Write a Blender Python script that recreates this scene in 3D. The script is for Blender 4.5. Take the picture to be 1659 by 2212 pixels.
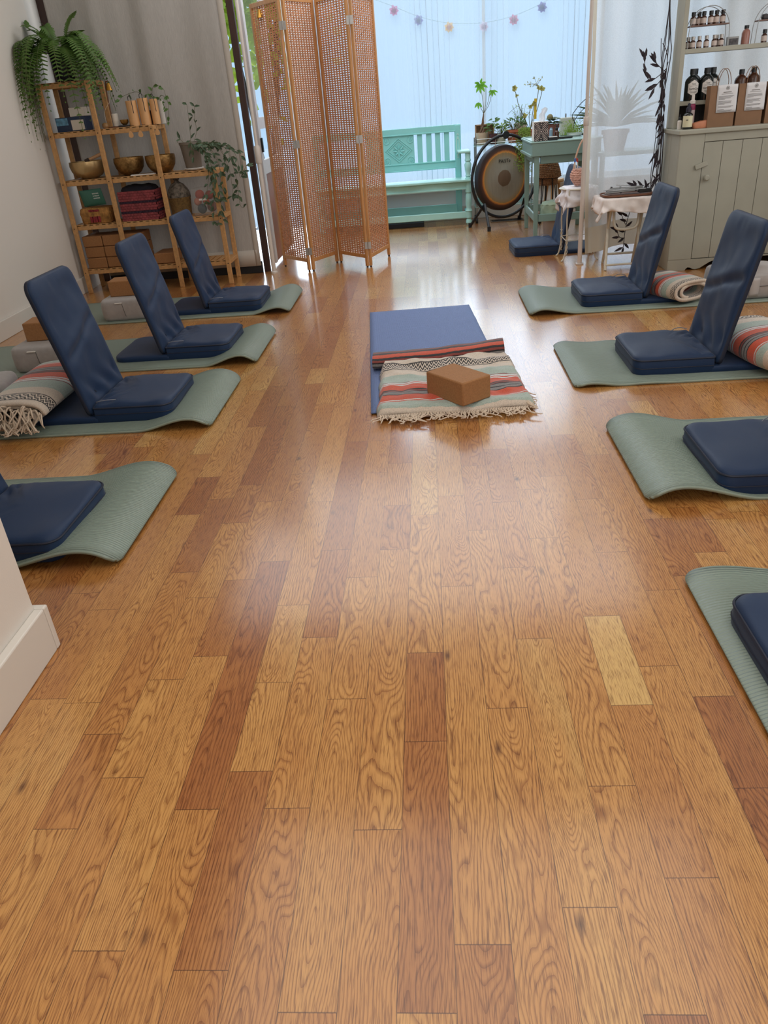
import bpy, bmesh, math, random
from math import pi, sin, cos, radians, sqrt, atan2
from mathutils import Vector, Matrix, noise

for _o in list(bpy.data.objects):
    bpy.data.objects.remove(_o, do_unlink=True)
SC = bpy.context.scene
COL = SC.collection
random.seed(7)

# ---------------------------------------------------------------- camera
cam_d = bpy.data.cameras.new('camera')
cam = bpy.data.objects.new('camera', cam_d)
COL.objects.link(cam)
cam_d.sensor_fit = 'HORIZONTAL'
cam_d.sensor_width = 36.0
cam_d.lens = 36.0 * 1627.35 / 1659.0
cam_d.clip_start = 0.02
_Rr = (0.9962321607523705, 0.044740707370520896, -0.07429502666160279)
_Ru = (0.04354552278219814, 0.4827963002465193, 0.8746493696984511)
_Rb = (0.07500179550042729, -0.8745890472514838, 0.4790289439057455)
cam.matrix_world = Matrix(((_Rr[0], _Ru[0], _Rb[0], 0.0), (_Rr[1], _Ru[1], _Rb[1], 0.0),
                           (_Rr[2], _Ru[2], _Rb[2], 1.15), (0, 0, 0, 1)))
SC.camera = cam

# ---------------------------------------------------------------- world and light
W = bpy.data.worlds.new('sky')
SC.world = W
W.use_nodes = True
_nt = W.node_tree
_bg = _nt.nodes['Background']
_tc = _nt.nodes.new('ShaderNodeTexCoord')
_sx = _nt.nodes.new('ShaderNodeSeparateXYZ')
_rp = _nt.nodes.new('ShaderNodeValToRGB')
_nt.links.new(_tc.outputs['Generated'], _sx.inputs[0])
_nt.links.new(_sx.outputs['Z'], _rp.inputs[0])
_rp.color_ramp.elements[0].color = (0.46, 0.69, 0.95, 1)
_rp.color_ramp.elements[1].color = (0.48, 0.71, 1.0, 1)
_rp.color_ramp.elements[1].position = 0.6
_nt.links.new(_rp.outputs[0], _bg.inputs[0])
_bg.inputs[1].default_value = 1.08

def area(name, loc, rot, sx, sy, power, color, portal=False, spread=pi):
    d = bpy.data.lights.new(name, 'AREA')
    d.shape = 'RECTANGLE'
    d.size, d.size_y = sx, sy
    d.energy = power
    d.color = color
    d.spread = spread
    o = bpy.data.objects.new(name, d)
    COL.objects.link(o)
    o.location = loc
    o.rotation_euler = rot
    if portal:
        d.cycles.is_portal = True
    return o

# daylight enters through the shop window (portal guides the sky light), unseen area lights add fill indoors
area('window_portal', (0.8, 8.34, 1.45), (radians(-90), 0, 0), 3.9, 2.4, 1, (1, 1, 1), portal=True)
area('recess_portal', (-2.0, 6.46, 1.3), (radians(-90), 0, 0), 1.5, 2.6, 1, (1, 1, 1), portal=True)
sun_d = bpy.data.lights.new('hazy_sun', 'SUN'); sun_d.energy = 3.4; sun_d.angle = radians(50); sun_d.color = (0.76, 0.88, 1.0)
sun = bpy.data.objects.new('hazy_sun', sun_d); COL.objects.link(sun); sun.rotation_euler = (radians(-58), 0, radians(8))
area('near_ceiling_fill', (0.1, 1.6, 2.72), (0, 0, 0), 2.6, 3.0, 37, (1.0, 0.96, 0.91))  # added fill for the near floor, stands for no known lamp
area('behind_camera_fill', (0.3, -1.85, 1.7), (radians(90), 0, 0), 3.0, 1.6, 44, (0.95, 0.97, 1.0))  # added fill for camera-facing surfaces, the wall behind it has no window
area('right_side_fill', (2.96, 3.2, 1.75), (0, radians(90), 0), 1.5, 3.6, 34, (0.96, 0.98, 1.0))  # invented fill at the right wall, brightens the left wall and chairs
area('back_ceiling_fill', (-0.1, 6.5, 2.72), (0, 0, 0), 3.6, 2.6, 66, (0.97, 0.98, 1.0))  # added fill that lifts the dim back of the room

SC.view_settings.view_transform = 'Standard'
SC.view_settings.look = 'None'
SC.view_settings.gamma = 1.0
SC.view_settings.use_curve_mapping = False
SC.view_settings.exposure = 0.0
SC.cycles.max_bounces = 8
SC.cycles.transparent_max_bounces = 16
SC.cycles.caustics_reflective = False
SC.cycles.caustics_refractive = False
SC.cycles.sample_clamp_indirect = 6.0

# ---------------------------------------------------------------- helpers
def lin(c):
    return tuple(((x / 255.0 / 12.92) if x <= 10.31 else ((x / 255.0 + 0.055) / 1.055) ** 2.4) for x in c)

MATS = {}
def nd(nt, t, **kw):
    n = nt.nodes.new(t)
    for k, v in kw.items():
        setattr(n, k, v)
    return n

def mat(name, rgb, rough=0.6, metal=0.0, spec=0.5, var=None, bump=None, coat=0.0, sheen=0.0, trans=None, transl=None, wave=None, emit=None, stretch=None):
    """var=(scale, amount), bump=(scale, strength), trans=clear share, transl=translucent share, wave=(axis, per metre, strength)"""
    if name in MATS:
        return MATS[name]
    m = bpy.data.materials.new(name)
    m.use_nodes = True
    nt = m.node_tree
    b = nt.nodes['Principled BSDF']
    out = nt.nodes['Material Output']
    col = lin(rgb) + (1,)
    b.inputs['Base Color'].default_value = col
    b.inputs['Roughness'].default_value = rough
    b.inputs['Metallic'].default_value = metal
    b.inputs['Specular IOR Level'].default_value = spec
    b.inputs['Coat Weight'].default_value = coat
    b.inputs['Coat Roughness'].default_value = 0.15
    b.inputs['Sheen Weight'].default_value = sheen
    if emit:
        b.inputs['Emission Color'].default_value = col
        b.inputs['Emission Strength'].default_value = emit
    tc = nd(nt, 'ShaderNodeTexCoord')
    src = tc.outputs['Object']
    if stretch:
        mp = nd(nt, 'ShaderNodeMapping')
        mp.inputs['Scale'].default_value = stretch
        nt.links.new(src, mp.inputs[0])
        src = mp.outputs[0]
    if var:
        n = nd(nt, 'ShaderNodeTexNoise')
        n.inputs['Scale'].default_value = var[0]
        n.inputs['Detail'].default_value = 5
        nt.links.new(src, n.inputs['Vector'])
        mr = nd(nt, 'ShaderNodeMapRange')
        mr.inputs[1].default_value, mr.inputs[2].default_value = 0.3, 0.7
        mr.inputs[3].default_value, mr.inputs[4].default_value = 1 - var[1], 1 + var[1]
        nt.links.new(n.outputs['Fac'], mr.inputs[0])
        mx = nd(nt, 'ShaderNodeVectorMath', operation='SCALE')
        mx.inputs[0].default_value = col[:3]
        nt.links.new(mr.outputs[0], mx.inputs['Scale'])
        nt.links.new(mx.outputs[0], b.inputs['Base Color'])
        colsock = mx.outputs[0]
    else:
        colsock = None
    hs = None
    if bump:
        n = nd(nt, 'ShaderNodeTexNoise')
        n.inputs['Scale'].default_value = bump[0]
        n.inputs['Detail'].default_value = 4
        nt.links.new(src, n.inputs['Vector'])
        hs = (n.outputs['Fac'], bump[1])
    if wave:
        w = nd(nt, 'ShaderNodeTexWave', bands_direction=wave[0])
        w.inputs['Scale'].default_value = wave[1] / 3.1831
        nt.links.new(tc.outputs['Object'], w.inputs['Vector'])
        hs = (w.outputs['Fac'], wave[2])
    if hs:
        bp = nd(nt, 'ShaderNodeBump')
        bp.inputs['Strength'].default_value = hs[1]
        bp.inputs['Distance'].default_value = 0.004
        nt.links.new(hs[0], bp.inputs['Height'])
        nt.links.new(bp.outputs[0], b.inputs['Normal'])
    sh = b.outputs[0]
    if transl:
        t = nd(nt, 'ShaderNodeBsdfTranslucent')
        t.inputs[0].default_value = col
        if colsock:
            nt.links.new(colsock, t.inputs[0])
        mxs = nd(nt, 'ShaderNodeMixShader')
        mxs.inputs[0].default_value = transl
        nt.links.new(sh, mxs.inputs[1]); nt.links.new(t.outputs[0], mxs.inputs[2])
        sh = mxs.outputs[0]
    if trans:
        t = nd(nt, 'ShaderNodeBsdfTransparent')
        mxs = nd(nt, 'ShaderNodeMixShader')
        mxs.inputs[0].default_value = trans
        nt.links.new(sh, mxs.inputs[1]); nt.links.new(t.outputs[0], mxs.inputs[2])
        sh = mxs.outputs[0]
    nt.links.new(sh, out.inputs[0])
    MATS[name] = m
    return m

def wpos(o):
    v = Vector((0, 0, 0))
    while o is not None:
        v += o.location
        o = o.parent
    return v

class MB:
    def __init__(s):
        s.v, s.f, s.mi, s.uv, s.k = [], [], [], {}, 0
    def face(s, idx, uv=None):
        if uv: s.uv[len(s.f)] = uv
        s.f.append(tuple(idx)); s.mi.append(s.k)
    def box(s, c, d, rz=0.0, M=None):
        M = M or (Matrix.Translation(c) @ Matrix.Rotation(rz, 4, 'Z'))
        i = len(s.v)
        for x in (-.5, .5):
            for y in (-.5, .5):
                for z in (-.5, .5):
                    s.v.append(M @ Vector((x * d[0], y * d[1], z * d[2])))
        for q in ((0, 1, 3, 2), (4, 6, 7, 5), (0, 4, 5, 1), (2, 3, 7, 6), (0, 2, 6, 4), (1, 5, 7, 3)):
            s.face([i + a for a in q])
        return s
    def bb(s, a, b):
        return s.box(((a[0] + b[0]) / 2, (a[1] + b[1]) / 2, (a[2] + b[2]) / 2), (abs(b[0] - a[0]), abs(b[1] - a[1]), abs(b[2] - a[2])))
    def beam(s, a, b, w, h, up=(0, 0, 1)):
        a, b = Vector(a), Vector(b)
        d = (b - a); L = d.length; d.normalize()
        r = d.cross(Vector(up))
        if r.length < 1e-4: r = d.cross(Vector((0, 1, 0)))
        r.normalize(); u = r.cross(d)
        M = Matrix(((d.x, r.x, u.x, 0), (d.y, r.y, u.y, 0), (d.z, r.z, u.z, 0), (0, 0, 0, 1)))
        return s.box(None, (L, w, h), M=Matrix.Translation((a + b) / 2) @ M)
    def tube(s, pts, r, seg=8, caps=True, closed=False):
        pts = [Vector(p) for p in pts]
        n = len(pts)
        rr = r if isinstance(r, (list, tuple)) else [r] * n
        up = Vector((0, 0, 1)); rings = []
        prev = None
        for i, p in enumerate(pts):
            if closed: t = pts[(i + 1) % n] - pts[i - 1]
            else: t = pts[min(i + 1, n - 1)] - pts[max(i - 1, 0)]
            if t.length < 1e-9: t = Vector((0, 0, 1))
            t.normalize()
            if prev is None:
                a = t.cross(up)
                if a.length < 1e-3: a = t.cross(Vector((1, 0, 0)))
            else:
                a = prev - t * prev.dot(t)
                if a.length < 1e-4: a = t.cross(up)
            a.normalize(); prev = a
            b = t.cross(a)
            base = len(s.v)
            for k in range(seg):
                an = 2 * pi * k / seg
                s.v.append(p + (a * cos(an) + b * sin(an)) * rr[i])
            rings.append(base)
        for i in range(n if closed else n - 1):
            A, B = rings[i], rings[(i + 1) % n]
            for k in range(seg):
                k2 = (k + 1) % seg
                s.face((A + k, A + k2, B + k2, B + k))
        if caps and not closed:
            s.face([rings[0] + k for k in range(seg)][::-1]); s.face([rings[-1] + k for k in range(seg)])
        return s
    def lathe(s, prof, c=(0, 0, 0), seg=24, M=None, cap=True):
        M = M or Matrix.Translation(c)
        rings = []
        for r, z in prof:
            if r < 1e-6:
                s.v.append(M @ Vector((0, 0, z))); rings.append((len(s.v) - 1, 1))
            else:
                b = len(s.v)
                for k in range(seg):
                    a = 2 * pi * k / seg
                    s.v.append(M @ Vector((r * cos(a), r * sin(a), z)))
                rings.append((b, seg))
        for (A, na), (B, nb) in zip(rings, rings[1:]):
            for k in range(seg):
                k2 = (k + 1) % seg
                if na == 1 and nb == 1: continue
                if na == 1: s.face((A, B + k2, B + k))
                elif nb == 1: s.face((A + k, A + k2, B))
                else: s.face((A + k, A + k2, B + k2, B + k))
        if cap:
            if rings[0][1] > 1: s.face([rings[0][0] + k for k in range(seg)][::-1])
            if rings[-1][1] > 1: s.face([rings[-1][0] + k for k in range(seg)])
        return s
    def prism(s, poly, z0, z1, M=None):
        M = M or Matrix()
        n = len(poly); i = len(s.v)
        for z in (z0, z1):
            for x, y in poly: s.v.append(M @ Vector((x, y, z)))
        s.face([i + k for k in range(n)][::-1]); s.face([i + n + k for k in range(n)])
        for k in range(n):
            k2 = (k + 1) % n
            s.face((i + k, i + k2, i + n + k2, i + n + k))
        return s
    def grid(s, fn, nu, nv, uvf=None):
        i = len(s.v)
        for a in range(nu + 1):
            for b in range(nv + 1):
                s.v.append(Vector(fn(a / nu, b / nv)))
        for a in range(nu):
            for b in range(nv):
                q = [(a, b), (a + 1, b), (a + 1, b + 1), (a, b + 1)]
                uv = [(uvf(x / nu, y / nv) if uvf else (x / nu, y / nv)) for x, y in q]
                s.face([i + x * (nv + 1) + y for x, y in q], uv)
        return s
    def leaf(s, p, d, n, L, wd, fold=0.15, droop=0.0):
        p, d, n = Vector(p), Vector(d).normalized(), Vector(n)
        r = d.cross(n)
        if r.length < 1e-4: r = d.cross(Vector((1, 0.3, 0)))
        r.normalize(); n = r.cross(d)
        i = len(s.v)
        s.v += [p, p + d * L * .35 + r * wd / 2 + n * fold * wd, p + d * L * .4 - n * droop * L * .2, p + d * L * .35 - r * wd / 2 + n * fold * wd,
                p + d * L * .75 + r * wd * .35 + n * fold * wd * .7 - n * droop * L * .5, p + d * L * .75 - n * droop * L * .6,
                p + d * L * .75 - r * wd * .35 + n * fold * wd * .7 - n * droop * L * .5, p + d * L - n * droop * L]
        for q in ((0, 1, 2), (0, 2, 3), (1, 4, 5, 2), (2, 5, 6, 3), (4, 7, 5), (5, 7, 6)):
            s.face([i + a for a in q])
        return s
    def pad(s, outline, prof, disp=None, M=None):
        """stack of scaled outline rings; prof rows are (scale, z); disp(x, y, z, scale) -> dz"""
        M = M or Matrix()
        n = len(outline)
        cx = sum(p[0] for p in outline) / n; cy = sum(p[1] for p in outline) / n
        rings = []
        for sc_, z in prof:
            b = len(s.v)
            for x, y in outline:
                X, Y = cx + (x - cx) * sc_, cy + (y - cy) * sc_
                s.v.append(M @ Vector((X, Y, z + (disp(X, Y, z, sc_) if disp else 0))))
            rings.append(b)
        for A, B in zip(rings, rings[1:]):
            for k in range(n):
                k2 = (k + 1) % n
                s.face((A + k, A + k2, B + k2, B + k))
        s.face([rings[0] + k for k in range(n)][::-1]); s.face([rings[-1] + k for k in range(n)])
        return s
    def build(s, name, m, parent=None, w=False, smooth=35, bevel=0.0, solid=0.0, sub=0, off=-1.0, local=None):
        vs = s.v
        if w and parent is not None:
            o0 = wpos(parent); vs = [v - o0 for v in vs]
        if local is not None:
            vs = [Vector(v) - Vector(local) for v in vs]
        me = bpy.data.meshes.new(name)
        me.from_pydata([tuple(v) for v in vs], [], s.f)
        ms = m if isinstance(m, (list, tuple)) else [m]
        for x in ms: me.materials.append(x)
        if len(ms) > 1: me.polygons.foreach_set('material_index', s.mi)
        if s.uv:
            ul = me.uv_layers.new(name='UVMap')
            for fi, uvs in s.uv.items():
                for li, uv in zip(me.polygons[fi].loop_indices, uvs): ul.data[li].uv = uv
        if smooth:
            me.polygons.foreach_set('use_smooth', [True] * len(me.polygons))
            me.set_sharp_from_angle(angle=radians(smooth))
        me.update()
        o = bpy.data.objects.new(name, me)
        COL.objects.link(o)
        if local is not None: o.location = local
        if parent is not None: o.parent = parent
        if solid:
            md = o.modifiers.new('thickness', 'SOLIDIFY'); md.thickness = solid; md.offset = off
        if bevel:
            md = o.modifiers.new('bevel', 'BEVEL'); md.width = bevel; md.segments = 2; md.limit_method = 'ANGLE'; md.angle_limit = radians(40)
        if sub:
            md = o.modifiers.new('subdivision', 'SUBSURF'); md.levels = sub; md.render_levels = sub
        return o

def thing(name, label, cat, loc=(0, 0, 0), rz=0.0, group=None):
    o = bpy.data.objects.new(name, None)
    COL.objects.link(o)
    o.empty_display_size = 0.05
    o.location = loc; o.rotation_euler = (0, 0, rz)
    o['label'] = label; o['category'] = cat
    if group: o['group'] = group
    return o

def tag(o, label, cat, group=None, kind=None):
    o['label'] = label; o['category'] = cat
    if group: o['group'] = group
    if kind: o['kind'] = kind
    return o

def struct(o):
    o['kind'] = 'structure'
    return o

def dup(o, loc, rz=None, label=None, parent=None):
    c = o.copy(); COL.objects.link(c)
    if parent is None:
        c.location = loc
        if rz is not None: c.rotation_euler = (0, 0, rz)
        if label: c['label'] = label
    else:
        c.parent = parent
    for ch in list(o.children):
        dup(ch, None, parent=c)
    return c

def rrect(x0, x1, y0, y1, r, n=6, chamfer=None):
    """rounded rectangle outline, ccw; r may be 4 radii for (x1,y0),(x1,y1),(x0,y1),(x0,y0)"""
    rs = r if isinstance(r, (list, tuple)) else [r] * 4
    pts = []
    for (cx, cy, sx, sy, a0), rr in zip(((x1, y0, -1, 1, -pi / 2), (x1, y1, -1, -1, 0), (x0, y1, 1, -1, pi / 2), (x0, y0, 1, 1, pi)), rs):
        for k in range(n + 1):
            a = a0 + (pi / 2) * k / n
            pts.append((cx + sx * rr + rr * cos(a), cy + sy * rr + rr * sin(a)))
    return pts

def resample(pts, n):
    P = pts + [pts[0]]
    d = [0]
    for a, b in zip(P, P[1:]): d.append(d[-1] + sqrt((a[0] - b[0]) ** 2 + (a[1] - b[1]) ** 2))
    out = []; j = 0
    for i in range(n):
        t = d[-1] * i / n
        while d[j + 1] < t: j += 1
        f = (t - d[j]) / max(d[j + 1] - d[j], 1e-9)
        out.append((P[j][0] + (P[j + 1][0] - P[j][0]) * f, P[j][1] + (P[j + 1][1] - P[j][1]) * f))
    return out

def bez(p0, p1, p2, n=12):
    p0, p1, p2 = Vector(p0), Vector(p1), Vector(p2)
    return [p0 * (1 - t) ** 2 + p1 * 2 * t * (1 - t) + p2 * t * t for t in [i / n for i in range(n + 1)]]

def poly(pts, n=4):
    """catmull-rom through points"""
    P = [Vector(p) for p in pts]; out = []
    for i in range(len(P) - 1):
        a, b, c, d = P[max(i - 1, 0)], P[i], P[i + 1], P[min(i + 2, len(P) - 1)]
        for k in range(n):
            t = k / n
            out.append(0.5 * ((2 * b) + (c - a) * t + (2 * a - 5 * b + 4 * c - d) * t * t + (3 * b - a - 3 * c + d) * t ** 3))
    out.append(P[-1])
    return out

def nz(x, y, z=0.0):
    return noise.noise(Vector((x, y, z)))

def text(s_, size, loc, rot, m, parent, extrude=0.0004, name='lettering', align='CENTER'):
    c = bpy.data.curves.new(name, 'FONT')
    c.body = s_; c.size = size; c.extrude = extrude; c.align_x = align; c.align_y = 'CENTER'
    c.materials.append(m)
    tmp = bpy.data.objects.new('tmp_text', c)
    COL.objects.link(tmp)
    dg = bpy.context.evaluated_depsgraph_get()
    me = bpy.data.meshes.new_from_object(tmp.evaluated_get(dg))
    bpy.data.objects.remove(tmp, do_unlink=True); bpy.data.curves.remove(c)
    if not me.materials: me.materials.append(m)
    o = bpy.data.objects.new(name, me)
    COL.objects.link(o)
    o.parent = parent; o.location = loc; o.rotation_euler = rot
    return o
# ================================================================ setting
m_wall = mat('white wall paint', (218, 212, 203), 0.85, bump=(260, 0.06))
m_trim = mat('white trim paint', (212, 207, 198), 0.55)
m_ceil = mat('ceiling paint', (235, 232, 226), 0.9)
m_brownpost = mat('dark brown stained wood', (62, 38, 30), 0.5, var=(8, 0.25), stretch=(8, 8, 0.6))
m_glass = mat('window glass', (235, 245, 245), 0.05, trans=0.94)

def wall(name, a, b, m=m_wall):
    return struct(MB().bb(a, b).build(name, m, smooth=0))

wall('wall_left', (-2.85, 1.33, 0), (-2.70, 6.10, 2.8))
wall('wall_near_left', (-2.85, -2.0, 0), (-1.0, 1.455, 2.8))
wall('wall_right', (3.0, -2.0, 0), (3.15, 8.5, 2.8))
wall('wall_front', (-1.0, -2.15, 0), (3.0, -2.0, 2.8))
struct(MB().bb((-2.85, -2.15, 2.8), (3.15, 8.5, 2.9)).build('ceiling', m_ceil, smooth=0))
# shop-front wall with the large window
struct(MB().bb((-1.28, 8.36, 0), (3.0, 8.5, 0.30)).bb((-1.28, 8.36, 2.55), (3.0, 8.5, 2.8)).bb((-1.28, 8.36, 0.30), (-0.98, 8.5, 2.55)).bb((2.8, 8.36, .3), (3.0, 8.5, 2.55)).build('wall_back', mat('white window wall paint', (238, 240, 238), .8), smooth=0))
wf = MB()
for x in (-0.955, 0.60, 1.7, 2.775): wf.bb((x - .014, 8.42, .30), (x + .014, 8.46, 2.55))
wf.bb((-0.98, 8.40, .30), (2.8, 8.46, .35)).bb((-0.98, 8.40, 2.5), (2.8, 8.46, 2.55))
w1 = struct(wf.build('window_1', m_trim, smooth=0))
MB().bb((-0.98, 8.43, .35), (2.8, 8.434, 2.5)).build('pane', m_glass, w1, smooth=0)
MB().bb((-1.0, 8.30, .285), (2.8, 8.42, .305)).build('window_sill', m_trim, w1, smooth=0)
# entry recess: brown posts, glazed door seen edge on, side window
struct(MB().bb((-1.335, 6.235, 0), (-1.288, 6.275, 2.8)).build('trim_1', m_brownpost, smooth=0))
struct(MB().bb((-2.70, 6.30, 0), (-2.645, 6.36, 2.8)).build('trim_2', m_brownpost, smooth=0))
struct(MB().bb((-2.72, 6.10, 0), (-2.70, 6.34, 2.8)).build('trim_3', m_trim, smooth=0))
d = struct(MB().bb((-1.305, 6.42, 0.03), (-1.265, 6.50, 2.4)).bb((-1.305, 7.30, .03), (-1.265, 7.40, 2.4)).bb((-1.305, 6.5, .70), (-1.265, 7.3, .80)).bb((-1.305, 6.5, 1.02), (-1.265, 7.3, 1.10)).build('door_1', mat('pale door paint', (215, 212, 212), .4), smooth=0))
MB().bb((-1.298, 6.5, .03), (-1.272, 7.3, .70)).build('lower_panel', mat('reddish brown door panel', (150, 92, 66), .45, var=(6, .2)), d, smooth=0)
MB().bb((-1.29, 6.5, .8), (-1.28, 7.3, 1.02)).bb((-1.29, 6.5, 1.10), (-1.28, 7.3, 2.3)).build('pane', m_glass, d, smooth=0)
MB().bb((-1.262, 6.44, .86), (-1.25, 6.47, .96)).build('door_handle', mat('black metal', (22, 22, 24), .4, .3), d, smooth=0)
# outside pavement
struct(MB().bb((-14, 6.4, -0.16), (14, 30, -0.10)).build('ground', mat('pavement outside', (190, 195, 200), .9), smooth=0))

# ---------------------------------------------------------------- baseboards
def baseboard(name, pts, h=0.125):
    b = MB()
    for a, c in pts: b.bb(a, c)
    return struct(b.build(name, m_trim, smooth=0, bevel=0.004))
baseboard('baseboard_left', [((-2.70, 1.46, 0), (-2.682, 6.10, .115))])
baseboard('baseboard_near', [((-1.0, -2, 0), (-.975, 1.455, .126)), ((-2.68, 1.4552, 0), (-.975, 1.475, .126))])
baseboard('baseboard_back', [((-1.0, 8.345, 0), (3.0, 8.36, .13))])

# ---------------------------------------------------------------- oak strip floor
def floor_material():
    m = bpy.data.materials.new('oak strip flooring')
    m.use_nodes = True
    nt = m.node_tree; L = nt.links
    b = nt.nodes['Principled BSDF']
    def M(op, a, b_=None, c=None):
        n = nd(nt, 'ShaderNodeMath', operation=op)
        for i, x in enumerate((a, b_, c)):
            if x is None: continue
            if isinstance(x, (int, float)): n.inputs[i].default_value = x
            else: L.new(x, n.inputs[i])
        return n.outputs[0]
    geo = nd(nt, 'ShaderNodeNewGeometry')
    sp = nd(nt, 'ShaderNodeSeparateXYZ'); L.new(geo.outputs['Position'], sp.inputs[0])
    a1 = nd(nt, 'ShaderNodeAttribute', attribute_name='pa'); s1 = nd(nt, 'ShaderNodeSeparateColor'); L.new(a1.outputs['Color'], s1.inputs[0])
    a2 = nd(nt, 'ShaderNodeAttribute', attribute_name='pb'); s2 = nd(nt, 'ShaderNodeSeparateXYZ'); L.new(a2.outputs['Vector'], s2.inputs[0])
    tone, ox, dd = s1.outputs[0], s1.outputs[1], s1.outputs[2]
    xc, yc, seed = s2.outputs[0], s2.outputs[1], s2.outputs[2]
    xl = M('SUBTRACT', sp.outputs[0], xc); yl = M('SUBTRACT', sp.outputs[1], yc)
    # trunk-slice rings
    cv = nd(nt, 'ShaderNodeCombineXYZ'); L.new(M('MULTIPLY', xl, 9.0), cv.inputs[0]); L.new(M('MULTIPLY', yl, 2.6), cv.inputs[1]); L.new(seed, cv.inputs[2])
    n1 = nd(nt, 'ShaderNodeTexNoise'); n1.inputs['Scale'].default_value = 1.0; n1.inputs['Detail'].default_value = 2.0; L.new(cv.outputs[0], n1.inputs['Vector'])
    nf = M('SUBTRACT', n1.outputs['Fac'], 0.5)
    cv2 = nd(nt, 'ShaderNodeCombineXYZ'); L.new(M('MULTIPLY', xl, 55.0), cv2.inputs[0]); L.new(M('MULTIPLY', yl, 6.0), cv2.inputs[1]); L.new(seed, cv2.inputs[2])
    n2 = nd(nt, 'ShaderNodeTexNoise'); n2.inputs['Scale'].default_value = 1.0; n2.inputs['Detail'].default_value = 3.0; L.new(cv2.outputs[0], n2.inputs['Vector'])
    nf2 = M('SUBTRACT', n2.outputs['Fac'], 0.5)
    slope = M('MULTIPLY', M('SUBTRACT', ox, 0.5), 0.16)
    zz = M('ADD', M('ADD', M('MULTIPLY', M('SUBTRACT', dd, 0.45), 0.10), M('MULTIPLY', slope, yl)), M('MULTIPLY', nf, 0.11))
    offx = M('MULTIPLY', M('SUBTRACT', M('FRACT', M('MULTIPLY', seed, 7.31)), 0.5), 0.11)
    xx = M('ADD', xl, offx)
    r = M('SQRT', M('ADD', M('MULTIPLY', xx, xx), M('MULTIPLY', zz, zz)))
    r = M('ADD', r, M('MULTIPLY', nf2, 0.0040))
    ph = M('FRACT', M('DIVIDE', r, M('ADD', 0.0030, M('MULTIPLY', M('FRACT', M('MULTIPLY', seed, 3.7)), 0.0036))))
    ring = nd(nt, 'ShaderNodeValToRGB')
    e = ring.color_ramp.elements
    e[0].position, e[0].color = 0.0, (.35, .35, .35, 1)
    e[1].position, e[1].color = 1.0, (1, 1, 1, 1)
    for p_, c_ in ((.10, .30), (.30, .05), (.62, .0), (.84, .55)):
        q = e.new(p_); q.color = (c_, c_, c_, 1)
    L.new(ph, ring.inputs[0])
    # pores
    cv3 = nd(nt, 'ShaderNodeCombineXYZ'); L.new(M('MULTIPLY', xl, 520.0), cv3.inputs[0]); L.new(M('MULTIPLY', yl, 26.0), cv3.inputs[1]); L.new(seed, cv3.inputs[2])
    n3 = nd(nt, 'ShaderNodeTexNoise'); n3.inputs['Scale'].default_value = 1.0; n3.inputs['Detail'].default_value = 2.0; L.new(cv3.outputs[0], n3.inputs['Vector'])
    pore = nd(nt, 'ShaderNodeMapRange'); pore.inputs[1].default_value, pore.inputs[2].default_value = .50, .66; L.new(n3.outputs['Fac'], pore.inputs[0])
    # blotches
    cv4 = nd(nt, 'ShaderNodeCombineXYZ'); L.new(M('MULTIPLY', xl, 14.0), cv4.inputs[0]); L.new(M('MULTIPLY', yl, 3.0), cv4.inputs[1]); L.new(M('ADD', seed, 5.0), cv4.inputs[2])
    n4 = nd(nt, 'ShaderNodeTexNoise'); n4.inputs['Scale'].default_value = 1.0; n4.inputs['Detail'].default_value = 3.0; L.new(cv4.outputs[0], n4.inputs['Vector'])
    # knots
    vo = nd(nt, 'ShaderNodeTexVoronoi'); vo.inputs['Scale'].default_value = 1.0
    cv5 = nd(nt, 'ShaderNodeCombineXYZ'); L.new(M('MULTIPLY', xl, 11.0), cv5.inputs[0]); L.new(M('MULTIPLY', yl, 4.2), cv5.inputs[1]); L.new(M('MULTIPLY', seed, 3.0), cv5.inputs[2])
    L.new(cv5.outputs[0], vo.inputs['Vector'])
    knot = nd(nt, 'ShaderNodeMapRange'); knot.inputs[1].default_value, knot.inputs[2].default_value = .015, .11; knot.inputs[3].default_value, knot.inputs[4].default_value = 1, 0
    L.new(vo.outputs['Distance'], knot.inputs[0])
    sel = nd(nt, 'ShaderNodeSeparateColor'); L.new(vo.outputs['Color'], sel.inputs[0])
    knotm = M('MULTIPLY', knot.outputs[0], M('GREATER_THAN', sel.outputs[0], 0.6))
    # base tone
    tr = nd(nt, 'ShaderNodeValToRGB')
    e = tr.color_ramp.elements
    e[0].position, e[0].color = 0.0, lin((158, 100, 53)) + (1,)
    e[1].position, e[1].color = 1.0, lin((206, 168, 104)) + (1,)
    for p_, c_ in ((.22, (174, 118, 64)), (.5, (188, 134, 73)), (.72, (198, 148, 84))):
        q = e.new(p_); q.color = lin(c_) + (1,)
    L.new(M('ADD', tone, M('MULTIPLY', M('SUBTRACT', n4.outputs['Fac'], .5), .55)), tr.inputs[0])
    def mul(col, fac, dark):
        x = nd(nt, 'ShaderNodeMix', data_type='RGBA', blend_type='MULTIPLY')
        L.new(fac, x.inputs['Factor']); L.new(col, x.inputs['A']); x.inputs['B'].default_value = dark + (1,)
        return x.outputs['Result']
    strength = M('SUBTRACT', 0.88, M('MULTIPLY', M('GREATER_THAN', tone, 0.95), .62))
    c = mul(tr.outputs[0], M('MULTIPLY', ring.outputs[0], strength), (.44, .31, .21))
    c = mul(c, M('MULTIPLY', pore.outputs[0], .75), (.40, .29, .21))
    c = mul(c, M('MULTIPLY', knotm, .95), (.22, .15, .12))
    # seams
    ex = M('GREATER_THAN', M('ABSOLUTE', xl), 0.0867 / 2 - 0.0007)
    a3 = nd(nt, 'ShaderNodeAttribute', attribute_name='ph'); L3 = a3.outputs['Fac']
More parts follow.
